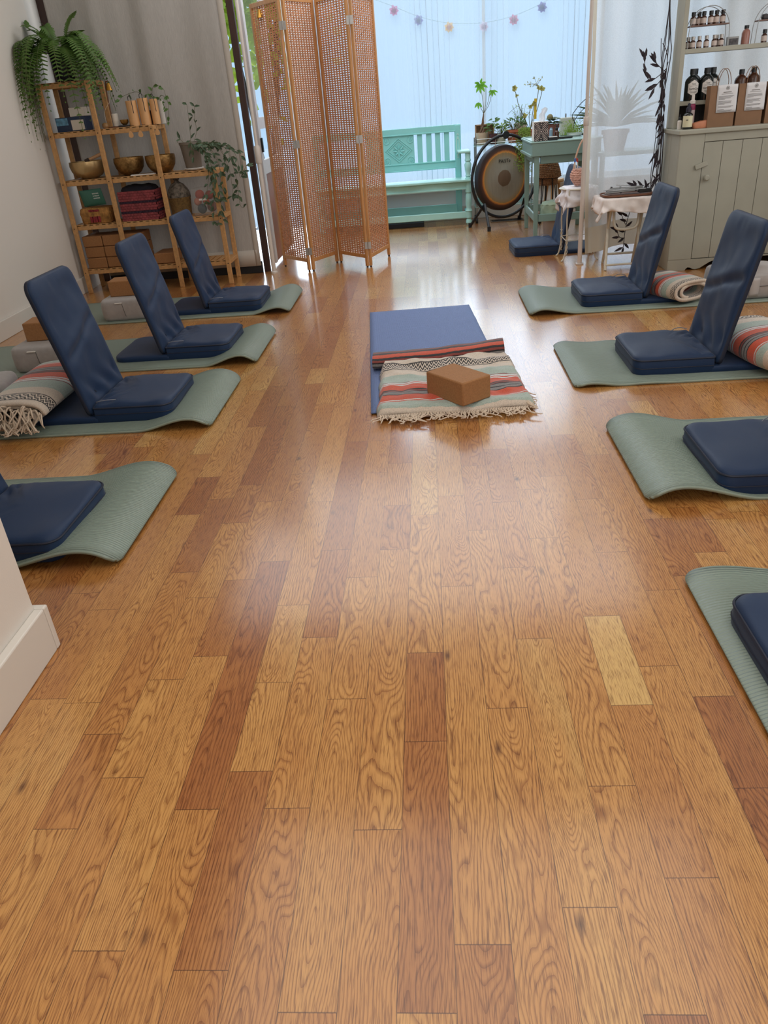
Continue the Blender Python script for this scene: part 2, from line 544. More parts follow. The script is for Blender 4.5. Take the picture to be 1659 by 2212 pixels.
    ey = M('GREATER_THAN', M('ABSOLUTE', yl), M('SUBTRACT', L3, 0.0009))
    c = mul(c, M('MULTIPLY', M('MAXIMUM', ex, ey), .72), (.16, .10, .07))
    L.new(c, b.inputs['Base Color'])
    b.inputs['Roughness'].default_value = 0.32
    b.inputs['Specular IOR Level'].default_value = 0.12
    b.inputs['Coat Weight'].default_value = 1.0
    b.inputs['Coat IOR'].default_value = 1.62
    b.inputs['Coat Roughness'].default_value = 0.17
    bp = nd(nt, 'ShaderNodeBump'); bp.inputs['Strength'].default_value = 0.22; bp.inputs['Distance'].default_value = 0.0012
    h = M('SUBTRACT', M('ADD', M('MULTIPLY', ring.outputs[0], -.7), M('MULTIPLY', n1.outputs['Fac'], 2.0)), M('MULTIPLY', M('MAXIMUM', ex, ey), 1.5))
    L.new(h, bp.inputs['Height']); L.new(bp.outputs[0], b.inputs['Normal'])
    return m

def build_floor():
    JT = {-10: [2.63, 3.88], -9: [2.14, 2.42, 3.34], -8: [0.92, 1.16, 1.79], -7: [1.04, 1.33, 1.66, 2.07, 2.34, 3.11, 4.49], -6: [0.69, 1.41, 1.74, 2.21, 3.39, 3.62, 4.41, 4.74], -5: [0.96, 1.83, 2.41, 3.11, 3.38, 3.83], -4: [0.66, 1.05, 1.31, 1.61, 2.19, 3.06], -3: [0.96, 1.47, 1.88], -2: [0.6, 1.25, 1.73, 2.39], -1: [0.91, 1.87, 2.14, 2.46], 0: [1.12, 1.4, 2.07], 1: [0.7, 1.67, 2.19], 2: [1.21, 1.96, 2.41], 3: [0.76, 1.44, 1.75, 2.13, 2.54], 4: [0.6, 1.0, 1.9, 2.21], 5: [1.21, 1.52, 2.3], 6: [1.33, 1.81], 7: [0.99, 1.23, 1.62, 2.45], 9: [1.79]}
    TT = [(-9, 2.24, 0.0), (-7, 2.26, 0.2), (-7, 2.88, 0.02), (-3, 2.07, 0.12), (-1, 2.05, 0.2), (-3, 1.64, 0.22), (-6, 1.95, 0.3), (-5, 1.25, 0.05), (0, 1.29, 0.15), (1, 0.65, 0.2), (0, 0.81, 0.18), (7, 1.11, 0.05), (5, 1.36, 1.0), (-4, 0.77, 0.15), (3, 0.81, 0.22), (-6, 4.08, 0.1), (-7, 3.4, 0.15), (-6, 4.56, 0.2), (-4, 1.47, 0.75), (-4, 1.13, 0.6), (-1, 1.01, 0.6), (1, 0.95, 0.62), (3, 0.9, 0.7), (3, 1.18, 0.75), (-2, 0.88, 0.62), (-6, 2.16, 0.45), (-7, 1.19, 0.6), (-6, 0.81, 0.65), (-11, 1.66, 0.3), (-1, 0.81, 0.5), (-5, 0.81, 0.5), (7, 1.51, 0.6), (8, 1.56, 0.3), (7, 1.7, 0.45), (2, 1.0, .6), (2, .7, .6), (4, 1.5, .62), (4, .8, .6), (2, 1.6, .6), (5, 1.9, .55), (3, 1.6, .55), (6, 1.5, .55), (5, .9, .4), (6, .9, .6)]
    rnd = random.Random(11)
    w, x0 = 0.0867, -0.0945
    vs, fs, pa, pb, ph = [], [], [], [], []
    for k in range(-33, 37):
        js = sorted(JT.get(k, []))
        ends = []
        y = js[0] if js else rnd.uniform(0, .5)
        yy = y
        while yy > -2.0:
            yy -= rnd.uniform(.3, 1.1); ends.append(yy)
        ends = ends[::-1] + (js if js else [y])
        while ends[-1] < 8.5:
            ends.append(ends[-1] + (rnd.uniform(.25, .95)))
        for a, c in zip(ends, ends[1:]):
            tone = min(.85, max(.08, rnd.gauss(.54, .15)))
            if rnd.random() < .10: tone = rnd.uniform(.05, .25)
            for kk, ty, tt in TT:
                if kk == k and a < ty < c: tone = tt
            i = len(vs)
            xa, xb = x0 + k * w, x0 + (k + 1) * w
            vs += [(xa, a, 0), (xb, a, 0), (xb, c, 0), (xa, c, 0)]
            fs.append((i, i + 1, i + 2, i + 3))
            A = (tone, rnd.random(), rnd.random(), 1.0)
            B = ((xa + xb) / 2, (a + c) / 2, rnd.uniform(0, 60))
            pa.append(A); pb.append(B); ph.append((c - a) / 2)
    me = bpy.data.meshes.new('floor')
    me.from_pydata(vs, [], fs)
    at = me.attributes.new('pa', 'FLOAT_COLOR', 'CORNER'); at.data.foreach_set('color', [x for p in pa for _ in range(4) for x in p])
    at = me.attributes.new('pb', 'FLOAT_VECTOR', 'CORNER'); at.data.foreach_set('vector', [x for p in pb for _ in range(4) for x in p])
    at = me.attributes.new('ph', 'FLOAT', 'CORNER'); at.data.foreach_set('value', [p for p in ph for _ in range(4)])
    me.materials.append(floor_material())
    o = bpy.data.objects.new('floor', me); COL.objects.link(o)
    md = o.modifiers.new('thickness', 'SOLIDIFY'); md.thickness = 0.05; md.offset = -1
    return struct(o)
build_floor()
# ================================================================ mats, floor chairs, cushions, blocks, blankets
m_green = mat('sage green foam', (138, 153, 141), 0.36, wave=('Y', 100, 1.0), spec=.5)
m_navy = mat('navy nylon', (14, 41, 74), 0.58, bump=(700, .08), sheen=.08, spec=.35)
m_navyside = mat('dark navy piping', (20, 28, 48), 0.6)
m_greycush = mat('grey suede cover', (158, 153, 150), 0.9, var=(40, .06), sheen=.3, bump=(300, .1))
m_cork = mat('cork', (152, 107, 66), 0.85, var=(160, .13), bump=(220, .12))
m_white = mat('white cloth tag', (226, 222, 214), .8)
m_black = mat('black rubber', (18, 18, 20), .55)
m_seam = mat('dark seam thread', (92, 88, 86), .9)

def mat_mesh(seed, A, Lh, Ln=1.73, Wd=.63, th=.011, waves=0.0):
    r = .035
    def h(x, y):
        k = 1 + .35 * nz(seed * 3.1, y * 2.0)
        l = Lh * (1 + .15 * nz(seed, y * 1.5 + 4))
        t = x / l
        z = A * k * (sin(pi * t ** .62) ** 1.4) if 0 < t < 1 else 0.0
        z += waves * (sin(x * 26 + 1.5 * nz(seed, y * 2)) * .5 + .5) * max(0, 1 - x / .5) * min(1, x / .05)
        return max(0, z)
    def f(u, v):
        x = (u ** 1.35) * Ln
        hw = Wd / 2 - (r - sqrt(max(0, r * r - (r - x) ** 2)) if x < r else 0)
        y = (v - .5) * 2 * hw
        return (x, y, th + h(x, y))
    return MB().grid(f, 110, 14)

MATS_AT = [  # tip x, centre y, facing (1: body runs +x), hump, length, waves, label
    (-.905, 5.115, -1, .040, .26, 0, 'sage green exercise mat under the farthest navy floor chair on the left'),
    (-.915, 4.06, -1, .042, .28, 0, 'sage green exercise mat, second from the far end of the left row'),
    (-.94, 3.20, -1, .045, .33, 0, 'sage green exercise mat with the fringed striped blanket at its left edge'),
    (-.95, 2.145, -1, .048, .36, 0, 'sage green exercise mat half hidden by the near left wall corner'),
    (.555, 4.655, 1, .028, .26, .004, 'sage green exercise mat nearest the small cloth covered tables, right row'),
    (.595, 3.44, 1, .008, .22, .009, 'sage green exercise mat with flat wavy end, second from far in the right row'),
    (.632, 2.385, 1, .045, .32, 0, 'sage green exercise mat with curled end, third from far in the right row'),
    (.618, 1.36, 1, .02, .26, 0, 'sage green ribbed exercise mat in the nearest right position'),
]
for i, (tx, cy, s, A, Lh, wv, lab) in enumerate(MATS_AT):
    o = mat_mesh(i + 1.3, A, Lh, waves=wv).build('exercise_mat', m_green, solid=.011, smooth=60)
    o.location = (tx, cy, 0); o.rotation_euler = (0, 0, 0 if s > 0 else pi)
    tag(o, lab, 'exercise mat', 'green mats in two rows')

# ---- floor chair: local +x is the way it faces, hinge at x = 0
def make_chair(label):
    t = thing('floor_chair', label, 'floor chair', group='navy floor chairs')
    W2 = .205
    # seat cushion with cut front corners
    out = rrect(0, .34, -W2, W2, [.045, .045, .008, .008], 5)
    out = resample(out, 120)
    def wr(x, y, z, s_):
        if z < .03: return 0
        k = .010 * nz(x * 8, y * 5, 1.7) + .006 * math.exp(-((x - .03) / .06) ** 2) * sin(y * 70 + 6 * nz(x * 20, y * 4))
        k += .004 * sin((x * .8 + y * .35) * 60) * math.exp(-((x - .07) / .07) ** 2)
        return k * min(1, (1 - s_) * 6) + .016 * (1 - x / .34) * (-1) * 0
    prof = [(.985, .0), (1.0, .008), (1.006, .035), (1.0, .062), (.985, .069), (.975, .073), (.95, .078), (.9, .082), (.82, .084), (.7, .086), (.55, .087), (.4, .088), (.25, .088), (.1, .088), (.02, .088)]
    MB().pad(out, prof, wr).build('seat', m_navy, t, smooth=50)
    sm = MB(); sm.tube([(x * 1.0, y * 1.003, .066) for x, y in [(a * 1.002 + .0, b_) for a, b_ in out]], .0035, 6, closed=True)
    sm.tube([(x * 1.004, y * 1.006, .034 + .004 * sin(y * 20)) for x, y in out], .0022, 6, closed=True)
    sm.build('seat_piping', m_navyside, t)
    # base pad behind
    bp = resample(rrect(-.30, .02, -W2, W2, [.01, .01, .06, .06], 6), 90)
    MB().pad(bp, [(.99, 0), (1, .006), (1, .02), (.985, .026), (.95, .029), (.8, .031), (.5, .032), (.2, .032), (.02, .032)],
             lambda x, y, z, s_: .003 * nz(x * 8, y * 8, 4) if z > .02 else 0).build('base_pad', m_navy, t, smooth=50)
    # backrest, leaning back 12.5 degrees
    H = .585
    bo = resample(rrect(0, H, -W2, W2, [.05, .05, .02, .02], 8), 140)
    M = Matrix.Translation((-.030, 0, .03)) @ Matrix.Rotation(radians(-102.5), 4, 'Y') @ Matrix.Diagonal((1, 1, -.82, 1))
    # local: x' along height, z' thickness; front face is +z' after rotation
    def wb(x, y, z, s_):
        if z < .02: return 0
        e = min(1, (1 - s_) * 5)
        fold = -.014 * math.exp(-((x - .30 - .06 * sin(y * 6)) / .022) ** 2) + .006 * math.exp(-((x - .335 - .06 * sin(y * 6)) / .03) ** 2)
        low = .011 * math.exp(-((x - .08) / .05) ** 2) * sin(y * 45 + x * 30)
        top = .007 * math.exp(-((x - H + .03) / .03) ** 2) * sin(y * 55 + 5 * nz(y * 9, 3)) * nz(y * 12, 8)
        return (fold + low + top + .013 * nz(x * 5, y * 5, 9) + .007 * nz(x * 11, y * 11, 2) + .008 * sin((x * .7 + y) * 40) * math.exp(-((x - .42) / .06) ** 2) * max(0, nz(x * 3, y * 5, 6))) * e
    prof = [(.1, .0), (.6, .0), (.97, .0), (.995, .005), (1.0, .014), (.998, .026), (.985, .034), (.965, .037), (.92, .040), (.88, .042)] + [(.84 - .035 * k, .0425 + .0001 * k) for k in range(24)]
    b = MB().pad(bo, prof, wb, M=M)
    b.build('backrest', m_navy, t, smooth=55)
    sd = MB().pad(bo, [(.994, .002), (1.004, .005), (1.005, .020), (.994, .024)], M=M)
    sd.build('backrest_border', m_navyside, t, smooth=50)
    # loose hinge strap at the corner
    MB().tube(bez((.01, -W2 + .03, .085), (.05, -W2 + .01, .10), (.09, -W2 + .05, .086), 6), .002, 5).build('strap', mat('grey webbing', (120, 124, 134), .7), t)
    return t

CH = [
    (-1.445, 5.08, 0, .011, 'navy floor chair on the far left mat, in front of the wooden shelf'),
    (-1.425, 4.085, 0, .011, 'navy floor chair second from far in the left row, grey cushion behind it'),
    (-1.475, 3.20, 0, .011, 'navy floor chair with a fringed striped blanket behind its back, left row'),
    (-1.475, 2.06, 0, .011, 'navy floor chair cut by the left picture edge above the white wall corner'),
    (1.205, 4.635, pi, .011, 'navy floor chair in front of the white cabinet corner, striped blanket behind it'),
    (1.205, 3.415, pi, .011, 'navy floor chair with tall back in front of the cabinet door, right row'),
    (1.19, 2.29, pi, .011, 'navy floor chair cut by the right picture edge on the curled mat'),
    (1.0, 1.275, pi, .011, 'nearest navy floor chair at the right edge, mostly outside the picture'),
    (.995, 6.33, pi + .03, .0, 'navy floor chair standing alone on bare floor before the green writing desk'),
]
ch0 = make_chair(CH[0][4])
ch0.location = (CH[0][0], CH[0][1], CH[0][3]); ch0.rotation_euler = (0, 0, 0)
for x, y, rz, z, lab in CH[1:]:
    dup(ch0, (x, y, z), rz, lab)

# ---- grey square cushions with a side seam and tag
def make_cushion(label):
    t = thing('meditation_cushion', label, 'cushion', group='grey square cushions')
    out = resample(rrect(-.15, .15, -.135, .135, .045, 6), 72)
    prof = [(.86, .0), (.93, .003), (.98, .018), (1.0, .045), (1.005, .07), (1.0, .095), (.975, .118), (.93, .128), (.85, .133), (.7, .136), (.5, .138), (.25, .138), (.02, .138)]
    MB().pad(out, prof, lambda x, y, z, s_: .004 * nz(x * 7, y * 7, z * 9) if z > .1 else 0).build('cover', m_greycush, t, smooth=60)
    MB().tube([(.012, -.129, .014), (.008, -.136, .045), (.004, -.1365, .075), (0, -.134, .105), (-.002, -.126, .125)], .0016, 5).build('seam', m_seam, t)
    MB().bb((-.045, -.1405, .112), (.0, -.128, .116)).build('tag', m_white, t, smooth=0)
    return t
cu = make_cushion('grey square cushion carrying a cork block on the far left mat')
cu.location = (-2.005, 4.965, .011); cu.rotation_euler = (0, 0, radians(4))
dup(cu, (-2.095, 3.93, .011), radians(2), 'grey square cushion carrying a cork block on the second left mat')
dup(cu, (-2.13, 3.285, .011), radians(12), 'grey square cushion at the left picture edge beside the fringed blanket')
c4 = thing('meditation_cushion', 'white grey cushion with carry strap carrying a cork block on the right mat', 'cushion', (1.83, 4.57, .011), radians(3), 'grey square cushions')
out = resample(rrect(-.19, .19, -.19, .19, .045, 6), 72)
MB().pad(out, [(.86, .0), (.95, .004), (.99, .02), (1.0, .05), (1.005, .07), (.995, .10), (.97, .122), (.92, .132), (.8, .136), (.5, .138), (.02, .138)]).build('cover', m_greycush, c4, smooth=60)
MB().grid(lambda u, v: (-.065 + .05 * u, -.1945 - .002 * sin(pi * v), .018 + .1 * v), 2, 6).build('strap', mat('pale grey webbing', (176, 172, 170), .8), c4, solid=.003)
MB().tube([(-.185, -.1925, .07), (.0, -.1935, .072), (.185, -.1925, .07)], .0014, 5).build('seam', m_seam, c4)

def make_block(label, loc, rz, group='cork yoga blocks'):
    o = MB().bb((-.115, -.076, 0), (.115, .076, .098)).build('cork_block', m_cork, bevel=.006)
    o.location = loc; o.rotation_euler = (0, 0, rz)
    return tag(o, label, 'yoga block', group)
make_block('cork yoga block on top of the grey cushion on the far left mat', (-1.98, 4.99, .150), radians(3))
make_block('cork yoga block on top of the grey cushion behind the second left chair', (-2.07, 3.985, .150), radians(4))
make_block('cork yoga block on top of the pale cushion at the right picture edge', (1.775, 4.55, .150), radians(66))
make_block('cork yoga block lying on the folded striped blanket on the blue mat', (.095, 3.0, .046), radians(-51))

# ---- blue mat
bm = MB()
bm.grid(lambda u, v: ((v - .5) * .61, (u - .5) * 1.70, .005 + .004 * max(0, nz(u * 3, v * 2)) + .006 * math.exp(-((u - .70 - .1 * v) / .02) ** 2) * max(0, v - .4)), 50, 20)
def blue_mat_material():
    m = mat('blue speckled yoga mat', (104, 124, 170), .7, var=(420, .28), wave=('X', 190, .35))
    return m
o = bm.build('yoga_mat', blue_mat_material(), solid=.005)
o.location = (-.022, 3.815, 0); o.rotation_euler = (0, 0, radians(3.7))
tag(o, 'blue speckled yoga mat lying lengthwise in the middle of the floor', 'yoga mat')

# ---- striped blankets
def blanket_material(name, shift=0.0, rows=None):
    m = bpy.data.materials.new(name); m.use_nodes = True
    nt = m.node_tree; L = nt.links; b = nt.nodes['Principled BSDF']
    uv = nd(nt, 'ShaderNodeUVMap'); s = nd(nt, 'ShaderNodeSeparateXYZ'); L.new(uv.outputs[0], s.inputs[0])
    def M(op, a, b_=None):
        n = nd(nt, 'ShaderNodeMath', operation=op)
        for i, x in enumerate((a, b_)):
            if x is None: continue
            if isinstance(x, (int, float)): n.inputs[i].default_value = x
            else: L.new(x, n.inputs[i])
        return n.outputs[0]
    nn = nd(nt, 'ShaderNodeTexNoise'); nn.inputs['Scale'].default_value = 30; L.new(uv.outputs[0], nn.inputs['Vector'])
    v = M('ADD', s.outputs[1], M('MULTIPLY', M('SUBTRACT', nn.outputs['Fac'], .5), .006))
    rp = nd(nt, 'ShaderNodeValToRGB'); rp.color_ramp.interpolation = 'CONSTANT'
    CR, SG, OR, BK, GY, RD, WH = (200, 186, 170), (158, 172, 162), (190, 72, 40), (24, 20, 22), (120, 116, 114), (120, 52, 44), (196, 200, 198)
    st = [(0, CR), (.04, BK), (.047, CR), (.115, BK), (.122, CR), (.20, SG), (.30, RD), (.308, WH), (.325, OR), (.335, WH), (.345, OR), (.41, BK), (.42, RD), (.43, BK), (.44, GY), (.46, BK), (.468, GY), (.485, BK), (.495, OR), (.555, WH), (.563, OR), (.572, SG), (.64, CR), (.72, RD), (.74, BK), (.80, GY), (.81, BK), (.835, GY), (.845, BK), (.90, RD), (.95, BK)]
    e = rp.color_ramp.elements
    while len(e) > 1: e.remove(e[-1])
    e[0].position = 0; e[0].color = lin(st[0][1]) + (1,)
    for p_, c_ in st[1:]:
        q = e.new(p_); q.color = lin(c_) + (1,)
    L.new(v, rp.inputs[0])
    # zigzag band
    tri = M('ABSOLUTE', M('SUBTRACT', M('FRACT', M('MULTIPLY', s.outputs[0], 25.0)), .5))
    dg = M('MULTIPLY', M('SUBTRACT', v, .047), 32.0)
    pat = M('GREATER_THAN', M('FRACT', M('ADD', M('MULTIPLY', tri, 2.0), dg)), .5)
    inb = M('MULTIPLY', M('GREATER_THAN', v, .05), M('LESS_THAN', v, .112))
    mx = nd(nt, 'ShaderNodeMix', data_type='RGBA'); L.new(M('MULTIPLY', pat, inb), mx.inputs['Factor']); L.new(rp.outputs[0], mx.inputs['A']); mx.inputs['B'].default_value = lin(BK) + (1,)
    # heathered weave
    tc = nd(nt, 'ShaderNodeTexCoord')
    w = nd(nt, 'ShaderNodeTexNoise'); w.inputs['Scale'].default_value = 260; L.new(tc.outputs['Object'], w.inputs['Vector'])
    mr = nd(nt, 'ShaderNodeMapRange'); mr.inputs[1].default_value, mr.inputs[2].default_value, mr.inputs[3].default_value, mr.inputs[4].default_value = .3, .7, .8, 1.15; L.new(w.outputs['Fac'], mr.inputs[0])
    sc_ = nd(nt, 'ShaderNodeVectorMath', operation='SCALE'); L.new(mx.outputs['Result'], sc_.inputs[0]); L.new(mr.outputs[0], sc_.inputs['Scale'])
    L.new(sc_.outputs[0], b.inputs['Base Color']); b.inputs['Roughness'].default_value = .95; b.inputs['Sheen Weight'].default_value = .3
    bp = nd(nt, 'ShaderNodeBump'); bp.inputs['Strength'].default_value = .35; bp.inputs['Distance'].default_value = .003; L.new(w.outputs['Fac'], bp.inputs['Height']); L.new(bp.outputs[0], b.inputs['Normal'])
    return m
m_serape = blanket_material('striped woven blanket')
m_fringe = mat('cream cotton fringe', (205, 188, 168), .95)

def fringe(root, pts_fn, n, L0, m=m_fringe, seed=1, spread=.6, w=False, down=True):
    rnd = random.Random(seed); b = MB()
    for i in range(n):
        p, d = pts_fn((i + .5) / n)
        p = Vector(p); d = Vector(d).normalized()
        l = L0 * rnd.uniform(.5, 1.1); sd = Vector((-d.y, d.x, 0)) * rnd.uniform(-spread, spread)
        q1 = p + (d + sd * .3) * l * .4 + Vector((0, 0, .006)); q2 = p + (d + sd) * l
        zf = max(.003, min(p.z, .008))
        q2.z = zf + rnd.uniform(0, .006); q1.z = max(q1.z * .6, zf + .004)
        q3 = q2 + Vector((rnd.uniform(-.02, .02), rnd.uniform(-.015, .015), 0)); q3.z = zf
        b.tube(poly([p, q1, q2, q3], 3), [.0028] * 4 + [.0024] * 4 + [.002, .0016], 5)
    return b.build('fringe', m, root)

# centre blanket: folded layers on the blue mat, dark folded roll behind, fringe in front
cb = thing('striped_blanket', 'folded orange and cream striped blanket with fringe on the blue mat', 'blanket', (.03, 3.2, .008), 0, 'striped woven blankets')
def cbody(u, v):
    # u across (left-right), v from front 0 to back 1
    yf = -.325 + .025 * u + .02 * nz(u * 3, 1.2)
    yb = .335 + .05 * u + .012 * nz(u * 5, 6)
    x = -.265 + .60 * u + .02 * (v - .5) * (1 - 2 * u) - .03 * v * (1 - u) + (.03 if u > .5 else 0) * (1 - v) * (u - .5) * 2
    y = yf + (yb - yf) * v + .012 * nz(x * 7, v * 5, 8)
    x += .016 * nz(v * 6, 3.3) * (1 if u > .5 else -1)
    z = .040 + .018 * nz(x * 8, y * 8, 3) + .007 * nz(x * 20, y * 20, 5) + .02 * math.exp(-((v - .83 + .10 * (u - .5)) / .07) ** 2) * (1 - .4 * u) + .010 * math.exp(-((v - .55 - .25 * (u - .6)) / .05) ** 2) * max(0, u - .5) * 2
    e = min(u, 1 - u) / .04; z = z * min(1, .25 + e)
    z *= min(1, .35 + v / .06) if v < .06 else 1
    return (x, y, max(.004, z))
MB().grid(cbody, 60, 70, lambda u, v: (u * 1.15, max(.001, .66 - .74 * v + .018 * nz(u * 4, v * 3, 1) * sin(pi * v)))).build('folded_body', m_serape, cb, solid=.010, smooth=60)
def clow(u, v):
    x = -.255 + .585 * u; y = -.335 + .02 * u + .30 * v
    return (x + .012 * sin(v * 9), y, .010 - .003 * v)
MB().grid(lambda u, v: Vector(clow(u, v)) * 1.0, 30, 12, lambda u, v: (u, .14 + .08 * v)).build('lower_fold', m_serape, cb, solid=.008, smooth=60)
def croll(u, v):
    a = 2 * pi * v
    x = -.325 + .635 * u
    yc = .395 + .05 * u + .035 * (2 * abs(u - .35)) ** 1.3 - .052 + .018 * nz(u * 5, 2.2)
    k = 1 + .15 * nz(u * 4, 7)
    return (x, yc + .085 * k * cos(a), .034 + .030 * k * sin(a) + .012 * u * sin(a) + .003 * nz(x * 8, a))
rl = MB(); rl.grid(croll, 40, 28, lambda u, v: (u, (.40) + .145 * abs(((v + .18) * 2) % 2 - 1)))
n_ = 29
rl.face([k for k in range(28)][::-1]); rl.face([40 * 29 + k for k in range(28)])
rl.uv[len(rl.f) - 2] = [(0, .43)] * 28; rl.uv[len(rl.f) - 1] = [(0, .43)] * 28
rl.build('dark_fold', m_serape, cb, smooth=60)
fringe(cb, lambda t: ((-.26 + .60 * t, -.325 + .02 * t + .018 * nz(t * 4, 2), .016), (.12 * (t - .4), -1, 0)), 92, .066, seed=3, spread=1.0)
fringe(cb, lambda t: ((.335 + .008 * sin(t * 7), -.30 + .16 * t, .03), (1, -.9, 0)), 22, .045, seed=8, spread=.7).name = 'side_fringe'

# rolled / folded bundles: a spiral sheet swept along the local y axis, end at y = 0 faces the viewer
def bundle(name, label, loc, rz, Lg, hw, hh, v0, v1, turns=2.0, seed=1, fr=False, flip=False, th=.015):
    t = thing(name, label, 'blanket', loc, rz, 'striped woven blankets')
    def f(u, v):
        a = 2 * pi * turns * u
        k = 1 - .30 * (turns * u)
        ca, sa = cos(a), sin(a)
        sx = math.copysign(abs(ca) ** .75, ca); sz = math.copysign(abs(sa) ** .8, sa)
        wob = .006 * nz(seed + v * 3, a * .7, seed)
        puff = 1 + .06 * sin(v * pi) + .07 * nz(seed * 2, v * 2.2)
        y = Lg * v + .012 * nz(a * .6, seed) * (1 - v)
        return ((hw * k * sx) * puff + wob, y, hh + (hh * k * sz) * puff * .97 + wob * .6)
    MB().grid(f, 110, 36, lambda u, v: (u * 2.2, v0 + (v1 - v0) * v)).build('rolled_cloth', m_serape, t, solid=th, smooth=60, off=1 if flip else -1)
    if fr:
        rnd = random.Random(seed)
        def pf(s_):
            a = 2 * pi * s_ * turns * .95; k = 1 - .30 * (turns * s_ * .95)
            return ((hw * k * cos(a) * .93, .004, hh + hh * k * sin(a) * .9), (.25 * cos(a), -1, 0))
        b = MB()
        for i in range(95):
            p, d = pf(rnd.random()); p = Vector(p)
            l = rnd.uniform(.03, .075); q1 = p + Vector((rnd.uniform(-.02, .02), -l * .5, rnd.uniform(-.004, .012)))
            q2 = p + Vector((rnd.uniform(-.04, .04), -l, -min(p.z - .004, rnd.uniform(.02, .07))))
            q3 = q2 + Vector((rnd.uniform(-.02, .02), rnd.uniform(-.02, .015), -min(q2.z - .003, rnd.uniform(0, .03))))
            b.tube(poly([p, q1, q2, q3], 3), [.0036] * 6 + [.003, .0026, .0022, .0018], 5)
        b.build('fringe', m_fringe, t)
    return t
bundle('striped_blanket', 'rolled striped blanket with long cream fringe behind the left chair', (-1.80, 2.905, .034), radians(2), .60, .145, .056, .0, .62, seed=2, fr=True)
bundle('striped_blanket', 'rolled striped blanket behind the chair nearest the cabinet, zigzag border at its end', (1.465, 4.375, .034), radians(24), .31, .125, .046, .03, .80, seed=5, turns=1.7, th=.019)
bundle('striped_blanket', 'rolled orange striped blanket at the right edge behind the second right chair', (1.50, 3.085, .034), radians(12), .45, .145, .056, .70, .05, seed=9, turns=1.7, th=.019)
# ================================================================ left side: curtain, pole, stepped shelf and what stands on it
m_bamboo = mat('honey bamboo', (190, 144, 92), .5, var=(9, .16), stretch=(6, 6, 6))
m_linen = mat('grey linen', (190, 185, 178), .95, var=(120, .10), bump=(300, .3), stretch=(3, 3, .16), transl=.25)
m_hem = mat('pale linen hem', (214, 206, 194), .95, bump=(400, .2), transl=.3)
m_leaf = mat('mid green leaf', (86, 118, 58), .55, var=(30, .25), transl=.3)
m_fern = mat('fern green', (90, 124, 54), .6, var=(14, .35), transl=.35)
m_darkleaf = mat('dusty dark green leaf', (72, 92, 66), .6, var=(20, .25), transl=.15)
m_stem = mat('green brown stem', (92, 92, 56), .7)
m_pole = mat('white metal pole', (214, 208, 200), .35)

t = thing('linen_curtain', 'grey linen curtain hanging floor length behind the stepped wooden shelf', 'curtain', (-1.97, 6.19, .05))
def lc(u, v):
    x = -2.60 + 1.255 * u
    return (x, 6.19 + .012 * sin(u * 19 + .6 * nz(u * 4, v)) + .008 * nz(u * 14, v * 1.5, 2), .06 + 2.34 * v)
MB().grid(lc, 120, 24).build('cloth', m_linen, t, w=True, solid=.002, smooth=60)
MB().grid(lambda u, v: Vector(lc(u, v * .052)) + Vector((0, -.004, 0)), 80, 2).build('bottom_hem', m_hem, t, w=True, solid=.003, smooth=60)
MB().grid(lambda u, v: Vector(lc(.968 + .032 * u, v)) + Vector((0, -.004, 0)), 2, 20).build('side_hem', m_hem, t, w=True, solid=.003, smooth=60)
t = thing('tension_pole', 'white telescopic tension pole between the linen curtain and the folding screen', 'pole', (-1.241, 6.152, 0))
MB().lathe([(.026, 0), (.026, .012), (.017, .02), (.0165, .80)], (0, 0, 0), 20).build('lower_tube', m_pole, t)
MB().lathe([(.021, .80), (.024, .81), (.024, .90), (.020, .92)], (0, 0, 0), 20).build('collar', m_pole, t)
MB().lathe([(.012, .92), (.012, 2.79)], (0, 0, 0), 16).build('upper_tube', m_pole, t)

# ---- stepped shelf
PX = [-2.635, -2.29, -1.905, -1.52]; PH = [1.42, 1.42, 1.115, .80]
TZ = [(1.42, 0, 1), (1.115, 0, 2), (.80, 0, 3), (.495, 0, 3), (.175, 0, 3)]
t = thing('bamboo_shelf', 'stepped honey coloured bamboo shelf against the grey linen curtain', 'shelf', (-2.08, 5.98, 0))
for x, h in zip(PX, PH):
    for y in (5.85, 6.11):
        MB().bb((x - .017, y - .010, 0), (x + .017, y + .010, h - .004)).build('post', m_bamboo, t, w=True, smooth=0, bevel=.003)
for z, a, b_ in TZ:
    x0, x1 = PX[a], PX[b_]
    m = MB()
    for y in (5.862, 6.085):
        for i in range(a, b_):
            m.bb((PX[i] + .017, y, z - .037), (PX[i + 1] - .017, y + .016, z))
    n = int((x1 - x0) / .047)
    for i in range(n):
        x = x0 + .03 + (x1 - x0 - .06) * i / (n - 1)
        m.bb((x - .016, 5.862, z - .010), (x + .016, 6.10, z - .001))
    m.bb((x1 - .015, 5.861, z - .03), (x1 + .015, 6.099, z - .002)).bb((x0 - .015, 5.861, z - .03), (x0 + .015, 6.099, z - .002))
    m.build('tier', m_bamboo, t, w=True, smooth=0, bevel=.002)
sc = MB()
for x, h in zip(PX, PH):
    for z, a, b_ in TZ:
        if z <= h + .01: sc.lathe([(.004, 0), (.004, .002), (0, .0025)], seg=8, M=Matrix.Translation((x, 5.839, z - .022)) @ Matrix.Rotation(pi / 2, 4, 'X'))
sc.build('screw_heads', mat('dark screw', (70, 55, 40), .4, .5), t, w=True)

